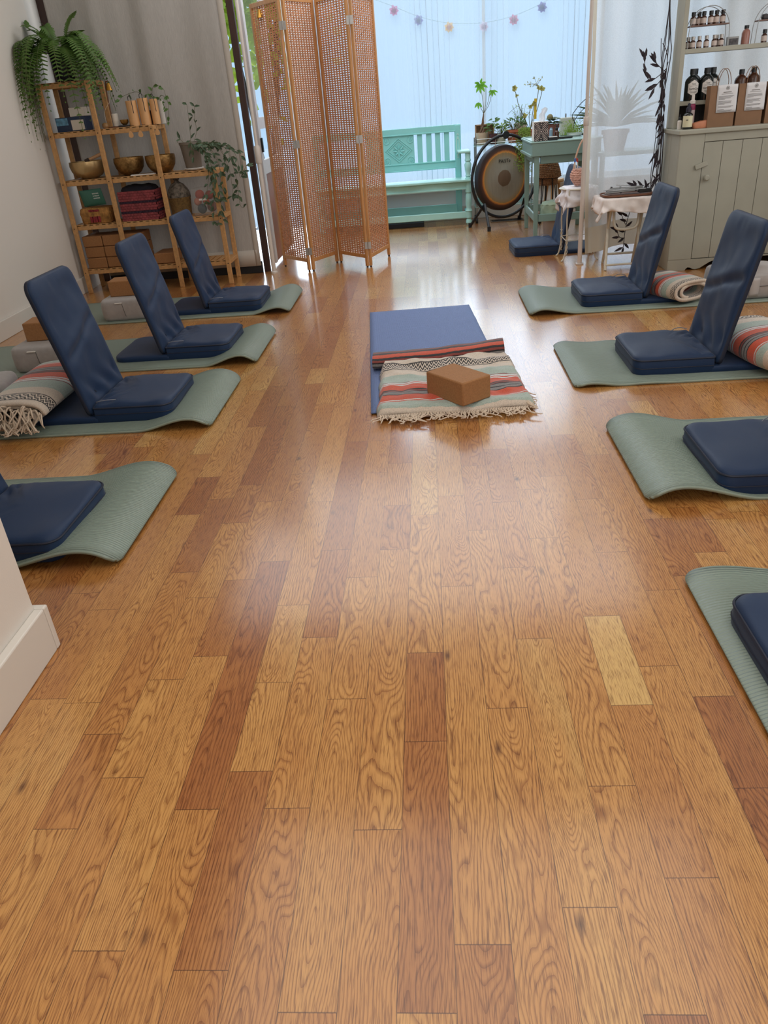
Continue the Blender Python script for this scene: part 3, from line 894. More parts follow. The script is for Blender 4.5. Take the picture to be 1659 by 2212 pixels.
# ---- fern
def fern(root, c, n, seed, m=m_fern):
    rnd = random.Random(seed); b = MB(); st = MB()
    for i in range(n):
        a = rnd.uniform(0, 2 * pi)
        if sin(a) > .35 and rnd.random() < .7: a = -a
        if -pi / 2 - .45 < ((a + pi) % (2 * pi)) - pi < -pi / 2 + .75 and rnd.random() < .8: a += rnd.choice((-1.1, 1.1))
        L = rnd.uniform(.30, .62); up = rnd.uniform(.08, .24); out = rnd.uniform(.12, .25)
        if i < 6: up, out, L = rnd.uniform(.10, .2), rnd.uniform(.05, .14), .2
        dx, dy = cos(a), sin(a)
        if dx < -.25 and i >= 6: L *= 1.35; dy = -abs(dy) - .35; out *= 1.1
        p0 = Vector(c) + Vector((dx * .03, dy * .03, 0)); p1 = p0 + Vector((dx * out * .6, dy * out * .6, up)); 
        p2 = p0 + Vector((dx * out * 1.25, dy * out * 1.1, up * .6)); p3 = p0 + Vector((dx * out * 1.5, dy * out * 1.2, -L * rnd.uniform(.35, 1.0) + up * .2))
        if i < 6: p2 = p0 + Vector((dx * out * 1.6, dy * out, up * 1.15)); p3 = p0 + Vector((dx * out * 2.2, dy * out * 1.3, up * rnd.uniform(.9, 1.4)))
        P = []
        for k in range(33):
            s_ = k / 32
            q = p0 * (1 - s_) ** 3 + p1 * 3 * s_ * (1 - s_) ** 2 + p2 * 3 * s_ * s_ * (1 - s_) + p3 * s_ ** 3
            q.x = max(q.x, -2.685 + .01 * s_); q.y = min(q.y, 6.155); P.append(q)
        st.tube(P[::3], .0016, 4, caps=False)
        for k in range(5, 32):
            d = (P[k + 1] - P[k - 1]).normalized() if k < 32 else Vector((0, 0, -1))
            s_ = k / 32; ln = .040 * (sin(pi * min(1, s_ * 1.06)) ** .6) * rnd.uniform(.8, 1.15) + .004
            nn = Vector((dx * .5, dy * .5, .8)) if abs(d.z) < .7 else Vector((dx, dy, .2))
            r = d.cross(nn)
            if r.length < 1e-3: continue
            r.normalize()
            for sg in (1, -1):
                dd = (r * sg + d * .35 - nn.normalized() * .12).normalized()
                i0 = len(b.v); q = P[k]; wv = d * .0062
                b.v += [q - wv, q + wv, q + dd * ln + wv * .4, q + dd * ln - wv * .6]; b.face((i0, i0 + 1, i0 + 2, i0 + 3))
    b.build('fronds', m, root, w=True, smooth=0); st.build('frond_stems', m_stem, root, w=True)
m_blackpot = mat('black glazed pot', (24, 26, 34), .5, bump=(60, .2))
t = thing('potted_fern', 'large drooping fern in a black pot on the top tier of the shelf', 'plant', (-2.475, 5.975, 1.42))
MB().lathe([(.0, .0), (.060, .0), (.066, .01), (.080, .17), (.084, .19), (.078, .19), (.074, .165), (0, .16)], (0, 0, 0), 28).build('pot', m_blackpot, t)
fern(t, (-2.475, 5.975, 1.575), 74, 21)

# ---- second tier
def sbox(name, label, cat, a, b, m, bevel=.002, group=None):
    return tag(MB().bb(a, b).build(name, m, smooth=0, bevel=bevel), label, cat, group)
t = thing('gift_box', 'navy blue box with a light blue picture panel on the second tier', 'box', (-2.51, 5.95, 1.115))
MB().bb((-2.60, 5.90, 1.115), (-2.385, 6.02, 1.205)).build('carton', mat('navy carton', (24, 46, 78), .4), t, w=True, smooth=0, bevel=.002)
MB().bb((-2.597, 5.8975, 1.155), (-2.51, 5.900, 1.20)).build('picture_panel', mat('sky blue print', (92, 142, 172), .45, var=(40, .4)), t, w=True, smooth=0)
MB().bb((-2.485, 5.892, 1.122), (-2.395, 5.897, 1.185)).build('white_label', mat('ivory paper', (206, 198, 184), .8), t, w=True, smooth=0)
sbox('white_box', 'flat white card box lying on the navy box under the fern', 'box', (-2.485, 5.90, 1.207), (-2.375, 6.01, 1.262), mat('white card', (206, 200, 190), .75))
t = thing('bell_stand', 'small brass bell hanging from a bent wooden stand on the second tier', 'bell', (-2.20, 5.93, 1.115))
MB().tube(poly([(-2.20, 5.95, 1.12), (-2.207, 5.95, 1.22), (-2.203, 5.945, 1.34), (-2.19, 5.93, 1.395), (-2.172, 5.92, 1.402)], 5), .005, 8).bb((-2.235, 5.91, 1.115), (-2.155, 5.985, 1.124)).build('stand', mat('walnut rod', (110, 70, 44), .5), t, w=True)
MB().lathe([(.002, .045), (.009, .045), (.014, .03), (.022, .0), (.020, 0), (.010, .03)], (-2.170, 5.92, 1.347), 20).build('bell', mat('polished brass', (196, 146, 66), .3, .9), t, w=True)
MB().tube(poly([(-2.172, 5.92, 1.347), (-2.185, 5.915, 1.28), (-2.235, 5.91, 1.22), (-2.238, 5.91, 1.125)], 4), .0015, 5).build('cord', m_fringe, t, w=True)
tag(MB().lathe([(0, 0), (.022, 0), (.022, .075), (.018, .078), (0, .076)], (-2.185, 5.955, 1.125), 20).build('candle', mat('ivory wax', (216, 208, 194), .5)), 'ivory pillar candle beside the brass bell stand', 'candle')
tag(MB().lathe([(0, 0), (.014, 0), (.028, .016), (.030, .034), (.026, .034), (.022, .016), (0, .006)], (-2.112, 5.92, 1.128), 24).build('brass_bowl', mat('aged brass', (150, 116, 62), .35, .85)), 'little brass bowl standing left of the wooden chimes', 'bowl')
sbox('slate_tray', 'thin dark tray under the little brass bowl', 'tray', (-2.15, 5.885, 1.116), (-2.075, 5.98, 1.127), mat('dark slate', (40, 38, 38), .6))
sbox('navy_box', 'tiny navy box behind the brass bowl', 'box', (-2.10, 6.0, 1.116), (-2.055, 6.04, 1.175), mat('navy carton', (24, 46, 78), .4))
tag(MB().lathe([(0, 0), (.016, 0), (.024, .012), (.022, .03), (.012, .036), (0, .034)], (-2.245, 5.90, 1.116), 16).build('tealight_holder', mat('amber glass', (160, 120, 70), .15, trans=.3)), 'small amber glass tealight holder left of the bell stand', 'candle holder')
m_chime = mat('oak veneer tube', (206, 158, 106), .45, var=(30, .12), stretch=(1, 1, .15))
def chime(x, y, h, label, m=m_chime, r=.037, paddle=None):
    t = thing('wind_chime', label, 'wind chime', (x, y, 1.116), group='tubular wind chimes')
    MB().lathe([(0, 0), (r, 0), (r, h), (r * .9, h), (r * .88, h - .01), (0, h - .012)], (0, 0, 0), 24).build('tube', m, t)
    MB().tube(poly([(-.012, -.01, h), (-.01, -.015, h + .022), (.008, -.025, h + .03), (.018, -r - .004, h + .005), (.02, -r - .006, h * .5)], 4), .0022, 6).build('hanging_cord', m_black, t)
    if paddle:
        px, pz = paddle
        P = [(.0 + .016 * sin(a) * (1 - .45 * cos(a)), .022 * cos(a)) for a in [2 * pi * k / 20 for k in range(20)]]
        M = Matrix.Translation((px, -.115, pz)) @ Matrix.Rotation(pi / 2, 4, 'X')
        pd = MB().prism(P, -.0015, .0015, M).build('wind_paddle', m_chime, t, smooth=0)
        MB().tube([(px, -.115, pz + .02), (px * .9, -.112, .004), (0.0, -r * .9, .004)], .001, 5).build('cord', m_black, pd)
chime(-2.043, 5.935, .158, 'wooden tube wind chime at the left of the three, paddle hanging below', paddle=(-.006, -.048))
chime(-1.966, 5.955, .168, 'wooden tube wind chime in the middle of the three, widest one', paddle=(-.02, -.050))
chime(-1.893, 5.965, .158, 'wooden tube wind chime at the right of the three', r=.028, paddle=(.025, -.046))
tag(MB().lathe([(0, 0), (.02, 0), (.022, .15), (.018, .152), (0, .14)], (-1.872, 6.045, 1.116), 18).build('white_cup', mat('grooved white card', (214, 210, 202), .7, wave=('X', 300, .5))), 'tall white cup behind the wooden chimes', 'cup')

def vine(root, paths, m_l, m_s, seed, sp=.03, L=.035, wd=.014, sr=.0013, up=(0, 0, 1)):
    rnd = random.Random(seed); s_ = MB(); l_ = MB()
    for P in paths:
        Q = poly(P, 6); s_.tube(Q, sr, 5)
        acc = 0
        for a, c in zip(Q, Q[1:]):
            acc += (c - a).length
            if acc > sp:
                acc = 0; d = (c - a).normalized()
                for k in range(rnd.choice((1, 2))):
                    dd = (d * .5 + Vector((rnd.uniform(-1, 1), rnd.uniform(-1, .5), rnd.uniform(-.8, .5)))).normalized()
                    l_.leaf(c, dd, Vector((rnd.uniform(-.4, .4), -1, .6)), L * rnd.uniform(.7, 1.2), wd * rnd.uniform(.8, 1.2), .12, .15)
    l_.build('leaves', m_l, root, w=True, smooth=0); s_.build('stems', m_s, root, w=True)
t = thing('trailing_vine', 'thin ivy in a small pot behind the wooden chimes', 'plant', (-1.93, 6.06, 1.116))
MB().lathe([(0, 0), (.03, 0), (.038, .09), (.034, .09), (0, .08)], (0, 0, 0), 20).build('pot', m_blackpot, t)
vine(t, [[(-1.93, 6.06, 1.2), (-1.92, 6.05, 1.30), (-1.88, 6.03, 1.36), (-1.82, 6.02, 1.33), (-1.81, 6.01, 1.27)], [(-1.93, 6.06, 1.2), (-1.85, 6.03, 1.29), (-1.80, 6.0, 1.25), (-1.81, 5.99, 1.16), (-1.82, 5.98, 1.10)], [(-1.93, 6.06, 1.2), (-2.0, 6.04, 1.32), (-2.10, 6.0, 1.31), (-2.14, 5.98, 1.28)], [(-1.93, 6.06, 1.2), (-1.90, 6.05, 1.27), (-1.84, 6.05, 1.22)]], m_leaf, m_stem, 4, sp=.035, L=.035, wd=.022)

# ---- singing bowls, third tier
m_bronze = mat('hammered bronze', (150, 116, 70), .38, .85, var=(55, .35), bump=(90, .5))
m_bronze2 = mat('plain bronze', (190, 162, 116), .36, .85, var=(6, .35))
def bowl(x, y, r, h, m, label):
    o = MB().lathe([(0, .0), (r * .45, .0), (r * .72, h * .16), (r * .92, h * .42), (r, h * .75), (r * .985, h), (r * .945, h), (r * .955, h * .75), (r * .87, h * .42), (r * .6, h * .18), (0, h * .08)], (0, 0, 0), 40).build('singing_bowl', m)
    o.location = (x, y, .801)
    return tag(o, label, 'bowl', 'singing bowls on the shelf')
bowl(-2.475, 5.975, .128, .115, m_bronze2, 'plain bronze singing bowl with a mallet laid across it')
bowl(-2.165, 5.985, .108, .118, m_bronze, 'hammered bronze singing bowl, middle of the three bowls')
bowl(-1.925, 5.975, .108, .118, m_bronze, 'hammered bronze singing bowl beside the trailing potted plant')
t = thing('mallet', 'wooden mallet resting across the plain bronze bowl', 'mallet', (-2.40, 5.95, .93))
MB().tube([(-2.44, 5.90, .921), (-2.315, 5.965, .968)], [.011, .012], 10).build('handle', mat('beech', (184, 140, 98), .5), t, w=True)
MB().tube([(-2.452, 5.893, .917), (-2.425, 5.907, .928)], .0135, 10).build('suede_wrap', mat('dark suede', (60, 46, 38), .9), t, w=True)
sbox('paper_booklet', 'thin white booklet under the edge of the middle bowls', 'booklet', (-2.13, 5.864, .801), (-1.955, 5.90, .807), mat('white paper', (226, 224, 218), .8), 0)
t = thing('potted_hoya', 'trailing leafy plant in a grey pot at the right end of the third tier', 'plant', (-1.69, 5.985, .801))
MB().lathe([(0, 0), (.066, .004), (.074, .012), (.070, .016), (0, .012)], (0, 0, 0), 28).build('saucer', mat('white saucer', (222, 222, 218), .4), t)
MB().lathe([(0, .013), (.056, .013), (.074, .165), (.079, .168), (.079, .185), (.070, .185), (.066, .165), (0, .155)], (0, 0, 0), 28).build('pot', mat('dull clay grey plastic', (122, 112, 100), .5, trans=.12), t)
vine(t, [[(-1.68, 5.97, .96), (-1.665, 5.96, 1.06), (-1.66, 5.96, 1.14), (-1.655, 5.96, 1.22)], [(-1.67, 5.97, .96), (-1.62, 5.96, 1.05), (-1.615, 5.95, 1.13), (-1.60, 5.95, 1.215)], [(-1.72, 5.97, .97), (-1.75, 5.95, 1.01), (-1.77, 5.94, .985)], [(-1.68, 5.96, .97), (-1.66, 5.9, 1.0), (-1.65, 5.86, .93), (-1.645, 5.85, .87)]], m_darkleaf, m_stem, 14, sp=.045, L=.05, wd=.019)
rnd = random.Random(5); paths = []
ends = [(-1.40, 5.85, .62), (-1.33, 5.84, .74), (-1.30, 5.84, .78), (-1.36, 5.84, .56), (-1.50, 5.82, .47), (-1.57, 5.82, .46), (-1.46, 5.83, .60), (-1.43, 5.86, .83), (-1.53, 5.81, .62), (-1.60, 5.82, .60), (-1.38, 5.86, .88), (-1.47, 5.85, .76)]
for e in ends:
    p0 = Vector((-1.66 + rnd.uniform(-.03, .03), 5.96, .975)); e = Vector(e)
    q = Vector((max(-1.56, e.x - .07), 5.87, .93 + rnd.uniform(-.03, .03))); q2 = q.lerp(e, .55) + Vector((.03, -.01, .03))
    paths.append([p0, q, q2, e, e + Vector((.03, 0, rnd.uniform(-.03, .04)))])
t2 = bpy.data.objects.new('trailing_shoots', None); COL.objects.link(t2); t2.parent = t
vine(t2, paths, m_darkleaf, m_stem, 15, sp=.036, L=.05, wd=.02)

# ---- fourth tier
m_wov1 = mat('straw weave', (176, 126, 66), .8, var=(34, .45), wave=('X', 140, .6))
t = thing('straw_basket', 'woven straw box with red and green motifs on the fourth tier', 'basket', (-2.48, 5.975, .496))
MB().pad(resample(rrect(-.115, .115, -.075, .085, .02), 48), [(.93, 0), (.97, .006), (1.0, .055), (1.02, .06), (1.02, .075), (1.0, .08), (.96, .10), (.9, .105), (.3, .112), (.02, .112)]).build('body', m_wov1, t)
mm = MB()
for i, x in enumerate((-.028, -.01, .01, .028)): mm.bb((x - .011, -.0795, .008), (x + .011, -.0745, .048)).bb((x - .011, -.0800, .082), (x + .011, -.0735, .096))
mm.build('motif', mat('red and green motif', (140, 44, 48), .8, var=(50, .5)), t, smooth=0)
t = thing('tea_package', 'teal green foil package leaning on the straw box', 'package', (-2.48, 5.93, .609))
M = Matrix.Translation((-2.477, 5.93, .672)) @ Matrix.Rotation(radians(-3), 4, 'Y') @ Matrix.Rotation(radians(14), 4, 'X')
def pk(s_):
    return lambda u, v: M @ Vector(((u - .5) * .17, s_ * (.016 * (sin(pi * u) * sin(pi * v)) ** .5 + .001), (v - .5) * .118))
m_teal = mat('teal foil', (60, 112, 96), .42, bump=(50, .2))
MB().grid(pk(-1), 20, 16).grid(pk(1), 20, 16).build('pouch', m_teal, t, w=True)
lm = mat('silver print', (190, 200, 192), .5)
pr = MB()
rnd = random.Random(3)
for k in range(3):
    for j in range(5):
        pr.box(None, (.006 + .004 * rnd.random(), .001, .008), M=M @ Matrix.Translation((.018 + .010 * j, -.0175, .032 - .017 * k)))
pr.build('print', lm, t, w=True, smooth=0)
m_red = mat('red violet weave', (142, 64, 68), .8, var=(26, .3))
def woven_box(root, x0, x1, y0, y1, z0, z1, m1, m2, rows, cols, dark_rows=()):
    b = MB(); cs = {}
    b.bb((x0 + .004, y0 + .004, z0), (x1 - .004, y1 - .004, z1 - .004))
    hz = (z1 - z0) / rows
    for r in range(rows):
        tgt = cs.setdefault(r, MB()) if r in dark_rows else b
        z = z0 + hz * (r + .5)
        for i in range(cols):
            x = x0 + (x1 - x0) * (i + .5) / cols; o_ = .002 if (i + r) % 2 else -.002
            tgt.bb((x - (x1 - x0) / cols * .5, y0 - .002 + o_, z - hz * .42), (x + (x1 - x0) / cols * .5, y0 + .005, z + hz * .42))
        nc = max(3, int(cols * (y1 - y0) / (x1 - x0)))
        for i in range(nc):
            y = y0 + (y1 - y0) * (i + .5) / nc; o_ = .002 if (i + r) % 2 else -.002
            tgt.bb((x1 - .005, y - (y1 - y0) / nc * .5, z - hz * .42), (x1 + .002 + o_, y + (y1 - y0) / nc * .5, z + hz * .42))
    b.build('body', m1, root, w=True, smooth=0)
    for c in cs.values(): c.build('dark_band', m2, root, w=True, smooth=0)
t = thing('woven_basket', 'square red woven basket with two dark bands on the fourth tier', 'basket', (-2.12, 5.98, .496))
woven_box(t, -2.265, -1.985, 5.875, 6.08, .496, .70, m_red, mat('dark violet weave', (48, 26, 44), .8), 12, 22, (3, 7))
dk = MB().pad(resample(rrect(-2.25, -2.0, 5.89, 6.07, .04), 60), [(.98, .694), (1, .705), (.9, .722), (.6, .732), (.1, .728)], lambda x, y, z, s_: .012 * nz(x * 14, y * 14) if z > .7 else 0).build('dark_cloth', mat('dark indigo cloth', (24, 22, 34), .9), t, w=True)
t = thing('lidded_basket', 'round gold striped basket with a patterned cloth drawn together on top', 'basket', (-1.835, 5.965, .496))
MB().lathe([(0, 0), (.066, 0), (.072, .005), (.082, .125), (.085, .13), (.082, .135), (0, .135)], (0, 0, 0), 36).build('body', mat('gold striped reed', (128, 100, 56), .7, wave=('X', 160, .8), var=(80, .35)), t)
MB().lathe([(.084, .133), (.083, .16), (.07, .19), (.045, .222), (.02, .235), (.016, .245), (.026, .26), (.0, .262)], (0, 0, 0), 36).build('cloth_top', mat('black and cream print cloth', (96, 88, 78), .85, var=(45, .9)), t)
t = thing('storage_box', 'clear plastic box of wool balls at the right end of the fourth tier', 'box', (-1.635, 5.975, .496))
m_clear = mat('clear plastic', (200, 200, 196), .15, trans=.84)
MB().bb((-.085, -.10, 0), (.085, .085, .185)).build('tub', m_clear, t, smooth=0, bevel=.01)
MB().bb((-.03, -.1025, .105), (.028, -.101, .118)).build('label', mat('white paper', (226, 224, 218), .8), t, smooth=0)
for x, y, z, r, c_, lab in [(-.035, -.04, .14, .034, (170, 72, 56), 'red wool ball under the lid of the clear box'), (.038, -.05, .135, .030, (150, 70, 60), 'dusky red wool ball at the right in the clear box'), (-.055, -.05, .095, .028, (186, 120, 100), 'salmon wool ball at the left in the clear box'), (-.03, -.055, .045, .034, (72, 82, 86), 'slate grey wool ball low in the clear box'), (.045, -.05, .055, .036, (126, 84, 74), 'brown wool ball low at the right in the clear box'), (.01, -.06, .095, .024, (190, 90, 50), 'orange wool ball in the middle of the clear box')]:
    o = MB().lathe([(r * sin(pi * k / 12) if 0 < k < 12 else 0, -r * cos(pi * k / 12)) for k in range(13)], (0, 0, 0), 20).build('wool_ball', mat('wool %d %d %d' % c_, c_, .95, bump=(150, .7)), smooth=80)
    o.location = (-1.635 + x, 5.975 + y, .496 + z); tag(o, lab, 'wool ball', 'wool balls in the clear box')

# ---- bottom tier blocks
k = 0
for c_, x in enumerate((-2.538, -2.385, -2.232)):
    for r_, z in enumerate((.177, .2555, .334)):
        o = MB().bb((-.0745, -.105, 0), (.0745, .115, .076)).build('cork_block', m_cork, bevel=.006)
        o.location = (x, 5.978 + .004 * ((c_ + r_) % 2), z)
        tag(o, 'cork yoga block in the %s column, %s row of the stack on the bottom tier' % (('left', 'middle', 'right')[c_], ('bottom', 'middle', 'top')[r_]), 'yoga block', 'cork blocks stacked on the bottom tier')
o = MB().bb((-.0745, -.105, 0), (.0745, .115, .076)).build('cork_block', m_cork, bevel=.006)
o.location = (-2.015, 5.985, .177); tag(o, 'cork yoga block lying alone right of the stack on the bottom tier', 'yoga block', 'cork blocks stacked on the bottom tier')
t = thing('power_strip', 'black power strip with cable on the floor under the shelf', 'power strip', (-2.42, 6.12, 0))
MB().bb((-2.56, 6.09, 0), (-2.32, 6.15, .03)).build('housing', m_black, t, w=True, smooth=0, bevel=.006)
MB().tube(poly([(-2.40, 6.14, .03), (-2.38, 6.155, .10), (-2.39, 6.158, .22), (-2.41, 6.158, .40)], 6), .004, 6).build('cable', m_black, t, w=True)
sbox('floor_grille', 'dark low heater cover along the foot of the linen curtain, lengthened to block the bright gap', 'heater cover', (-2.60, 6.205, 0), (-1.345, 6.245, .085), mat('near black paint', (26, 24, 24), .6))  # left end extended to block outdoor brightness showing under the curtain
# ================================================================ folding screen
m_scr = mat('honey pine frame', (196, 144, 92), .5, var=(10, .14), stretch=(8, 8, .8))
m_slat = mat('woven bamboo strip', (226, 182, 146), .85, var=(40, .12), transl=.5, spec=.15)
m_steel = mat('nickel hinge', (172, 170, 166), .35, .8)
SP = [(-1.21, 6.425), (-.934, 6.10), (-.746, 6.44), (-.472, 6.11), (-.328, 6.575)]
scr = thing('folding_screen', 'four panel folding screen of woven bamboo in honey coloured frames', 'room divider', (-.78, 6.3, 0))
for i in range(4):
    A, B = Vector(SP[i] + (0,)), Vector(SP[i + 1] + (0,))
    d = (B - A).normalized(); A = A + d * .018; B = B - d * .018
    Lp = (B - A).length; an = atan2(d.y, d.x)
    M = Matrix.Translation(A) @ Matrix.Rotation(an, 4, 'Z')
    def bx(b, x0, x1, y0, y1, z0, z1):
        b.box(None, (x1 - x0, y1 - y0, z1 - z0), M=M @ Matrix.Translation(((x0 + x1) / 2, (y0 + y1) / 2, (z0 + z1) / 2)))
    f = MB()
    bx(f, 0, .024, -.010, .010, .012, 1.815); bx(f, Lp - .024, Lp, -.010, .010, .012, 1.815)
    bx(f, .024, Lp - .024, -.009, .009, .07, .098); bx(f, .024, Lp - .024, -.009, .009, 1.787, 1.815)
    fr = f.build('panel_frame', m_scr, scr, w=True, smooth=0, bevel=.002)
    for x in (.012, Lp - .012):
        MB().lathe([(0, 0), (.008, 0), (.007, .013), (0, .013)], seg=12, M=M @ Matrix.Translation((x, 0, 0))).build('foot', mat('dark rubber foot', (60, 40, 30), .6), scr, w=True)
    s = MB(); n = 118; z0, z1 = .10, 1.786; pt = (z1 - z0) / n
    cols = 10; cw = (Lp - .05) / cols
    for k in range(n):
        z = z0 + pt * (k + .5)
        for c in range(cols):
            o = .0022 if (c + k) % 2 else -.0022
            bx(s, .0245 + cw * c, .0245 + cw * (c + 1), o - .0013, o + .0013, z - pt * .28, z + pt * .28)
    inf = s.build('woven_infill', m_slat, fr, w=True, smooth=0)
    r = MB()
    for c in range(1, cols):
        bx(r, .0245 + cw * c - .004, .0245 + cw * c + .004, -.0036, .0036, z0 - .005, z1 + .005)
    r.build('warp_strips', m_slat, fr, w=True, smooth=0)
for (x, y), zs in ((SP[1], (1.645, .909, .156)), (SP[3], (1.642, .909, .169)), (SP[2], (1.70, .95, .20))):
    for z in zs:
        b = MB().bb((x - .024, y - .0125, z - .026), (x - .004, y - .0105, z + .026)).bb((x + .004, y - .0125, z - .026), (x + .024, y - .0105, z + .026))
        b.tube([(x, y - .0125, z - .026), (x, y - .0125, z + .026)], .004, 8)
        if y < 6.2: b.build('hinge', m_steel, scr, w=True, smooth=30)
t = thing('hanging_bell', 'small brass hand bell hanging from the top of the first screen panel', 'bell', (-1.12, 6.31, 1.72))
MB().lathe([(.004, .052), (.012, .05), (.018, .03), (.030, .0), (.027, 0), (.014, .03)], (0, 0, 0), 20).build('bell', mat('polished brass', (196, 146, 66), .3, .9), t)
MB().tube(poly([(0, 0, .05), (.012, 0, .09), (-.004, .004, .098), (0, .01, .055)], 4), .0016, 5).build('loop', m_black, t)

# ================================================================ sheer curtain over the shop window
def sheer_material(name, rgb, clear, transl, sc=300, st=.15, vv=None, thread=0.0):
    m = mat(name, rgb, .95, bump=(sc, st), var=vv, transl=transl, trans=clear, spec=.1)
    return m
m_sheer = sheer_material('white sheer voile', (222, 232, 238), .45, .60)
# a gauze lets less through where it is seen along its threads
_nt2 = m_sheer.node_tree
_mx = [n for n in _nt2.nodes if n.type == 'MIX_SHADER'][-1]
_lw = nd(_nt2, 'ShaderNodeLayerWeight'); _lw.inputs[0].default_value = .5
_mm = nd(_nt2, 'ShaderNodeMath', operation='MULTIPLY_ADD'); _nt2.links.new(_lw.outputs['Facing'], _mm.inputs[0]); _mm.inputs[1].default_value = -.62; _mm.inputs[2].default_value = .62
_nt2.links.new(_mm.outputs[0], _mx.inputs[0])
t = thing('sheer_curtain', 'white sheer curtain gathered in soft folds across the shop window', 'curtain', (.4, 8.27, .29))
def shc(u, v):
    x = -.97 + 2.55 * u
    k = .12 + .88 * max(0, min(1, .5 + 1.8 * nz(u * 5.3, .3)))
    a = u * 165 + 2.6 * nz(u * 6, .3) + .25 * nz(u * 9, v * 2)
    fo = .034 * k * sin(a) + .006 * nz(u * 30, v * 1.3, 3)
    return (x + .014 * k * sin(2 * a + .6) + .010 * nz(u * 16, v * 1.5), 8.255 + fo, .305 + 2.2 * v)
MB().grid(shc, 900, 12).build('cloth', m_sheer, t, w=True, smooth=80)
MB().tube([(-.975, 8.262, 2.52), (1.62, 8.262, 2.52)], .009, 10).build('rod', m_steel, t, w=True)
t = thing('sheer_curtain', 'white sheer curtain panel at the right end of the shop window behind the plants', 'curtain', (2.2, 8.27, .29))
MB().grid(lambda u, v: (1.605 + 1.175 * u, 8.262 + .02 * sin(u * 34 + 2 * nz(u * 5, 1)) + .012 * nz(u * 13, v), .305 + 2.2 * v), 140, 16).build('cloth', m_sheer, t, w=True, smooth=80)
# felt flower garland behind the sheer
t = thing('flower_garland', 'string of felt flowers hanging behind the sheer window curtain', 'garland', (.45, 8.345, 1.7))
FL = [(-.229, 1.864, (206, 110, 150)), (-.007, 1.771, (120, 96, 160)), (.274, 1.695, (232, 172, 60)), (.594, 1.674, (222, 190, 200)), (.87, 1.706, (196, 86, 116)), (1.126, 1.783, (96, 76, 140))]
MB().tube(poly([(-.45, 8.345, 1.98)] + [(x, 8.345, z + .03) for x, z, c in FL] + [(1.36, 8.345, 1.92)], 6), .0014, 5).build('string', mat('green string', (110, 140, 80), .8), t, w=True)
for x, z, c in FL:
    b = MB()
    for k in range(7):
        a = 2 * pi * k / 7
        b.leaf((x, 8.342, z), (cos(a), -.3, sin(a) - .2), (0, -1, .1), .048, .034, .2)
    b.lathe([(0, -.014), (.016, -.008), (.016, .008), (0, .014)], (x, 8.335, z), 12)
    b.build('felt_flower', mat('felt %d %d %d' % c, c, .9, transl=.75), t, w=True, smooth=60)
# shrubs outside the recess
def shrub(c, r, n, seed, label, m):
    rnd = random.Random(seed); b = MB(); st = MB()
    for i in range(7):
        a = rnd.uniform(0, 6.3); st.tube([(c[0], c[1], -.10), (c[0] + r[0] * .5 * cos(a), c[1] + r[1] * .5 * sin(a), c[2])], [.03, .012], 6)
    for i in range(n):
        v = Vector((rnd.gauss(0, .45), rnd.gauss(0, .45), rnd.gauss(0, .45)))
        p = Vector((c[0] + v.x * r[0], c[1] + v.y * r[1], c[2] + v.z * r[2]))
        b.leaf(p, (rnd.uniform(-1, 1), rnd.uniform(-1, 1), rnd.uniform(-.6, .6)), (rnd.uniform(-1, 1), -1, rnd.uniform(-1, 1)), .16, .09)
    t = thing('street_tree', label, 'tree', (c[0], c[1], -.10))
    b.build('foliage', m, t, w=True, smooth=0); st.build('trunk', m_brownpost, t, w=True)
shrub((-2.0, 10.6, 2.7), (.9, .6, 1.3), 1500, 4, 'yellow green street tree seen through the gap left of the folding screen', mat('yellow green tree leaf', (176, 190, 60), .6, transl=.5))  # leaves share one even yellow green

# ================================================================ mint bench
m_mint = mat('mint green paint', (138, 210, 208), .45, var=(5, .05))
m_mintl = mat('pale mint paint', (168, 222, 216), .45, var=(7, .06))
bench = thing('hall_bench', 'mint green wooden bench with carved back panel under the window', 'bench', (-.35, 8.08, 0))
def part(name, m, *boxes, bevel=.004, root=bench):
    b = MB()
    for a, c in boxes: b.bb(a, c)
    return b.build(name, m, root, w=True, smooth=0, bevel=bevel)
YB = 8.20
part('top_rail', m_mint, ((-1.06, YB - .018, .835), (.352, YB + .018, .888)))
part('top_moulding', m_mint, ((-1.06, YB - .026, .826), (.30, YB - .012, .838)))
part('lower_rail', m_mint, ((-1.04, YB - .016, .505), (.30, YB + .016, .578)))
part('lower_moulding', m_mint, ((-1.04, YB - .024, .566), (.30, YB - .012, .578)), ((-1.04, YB - .024, .508), (.30, YB - .012, .516)))
cp = part('carved_panel', m_mint, ((-.58, YB - .012, .575), (-.103, YB + .012, .83)))
cv = MB()
for cx in (-.255,):
    dm = [(cx - .13, .70), (cx, .805), (cx + .13, .70), (cx, .595)]
    cv.tube([(x, YB - .014, z) for x, z in dm], .005, 6, closed=True)
    cv.tube([(cx + (x - cx) * .8, YB - .014, .70 + (z - .70) * .8) for x, z in dm], .004, 6, closed=True)
    for k in range(8):
        a = 2 * pi * k / 8
        cv.leaf((cx + .008 * cos(a), YB - .014, .70 + .008 * sin(a)), (cos(a), 0, sin(a)), (0, -1, 0), .055, .022, .4)
    for sx in (-1, 1):
        for sz in (-1, 1):
            cv.tube([(cx + sx * (.115 + .03 * cos(q)), YB - .013, .70 + sz * (.09 + .03 * sin(q))) for q in [2 * pi * k / 16 for k in range(16)]], .004, 5, closed=True)
            cv.leaf((cx + sx * .115, YB - .014, .70 + sz * .075), (sx * .3, 0, sz), (0, -1, 0), .04, .02, .4)
cv.tube([(cx - .19, YB - .014, .60), (cx - .19, YB - .014, .81)], .004, 5)
cv.build('carving', m_mint, cp, w=True)
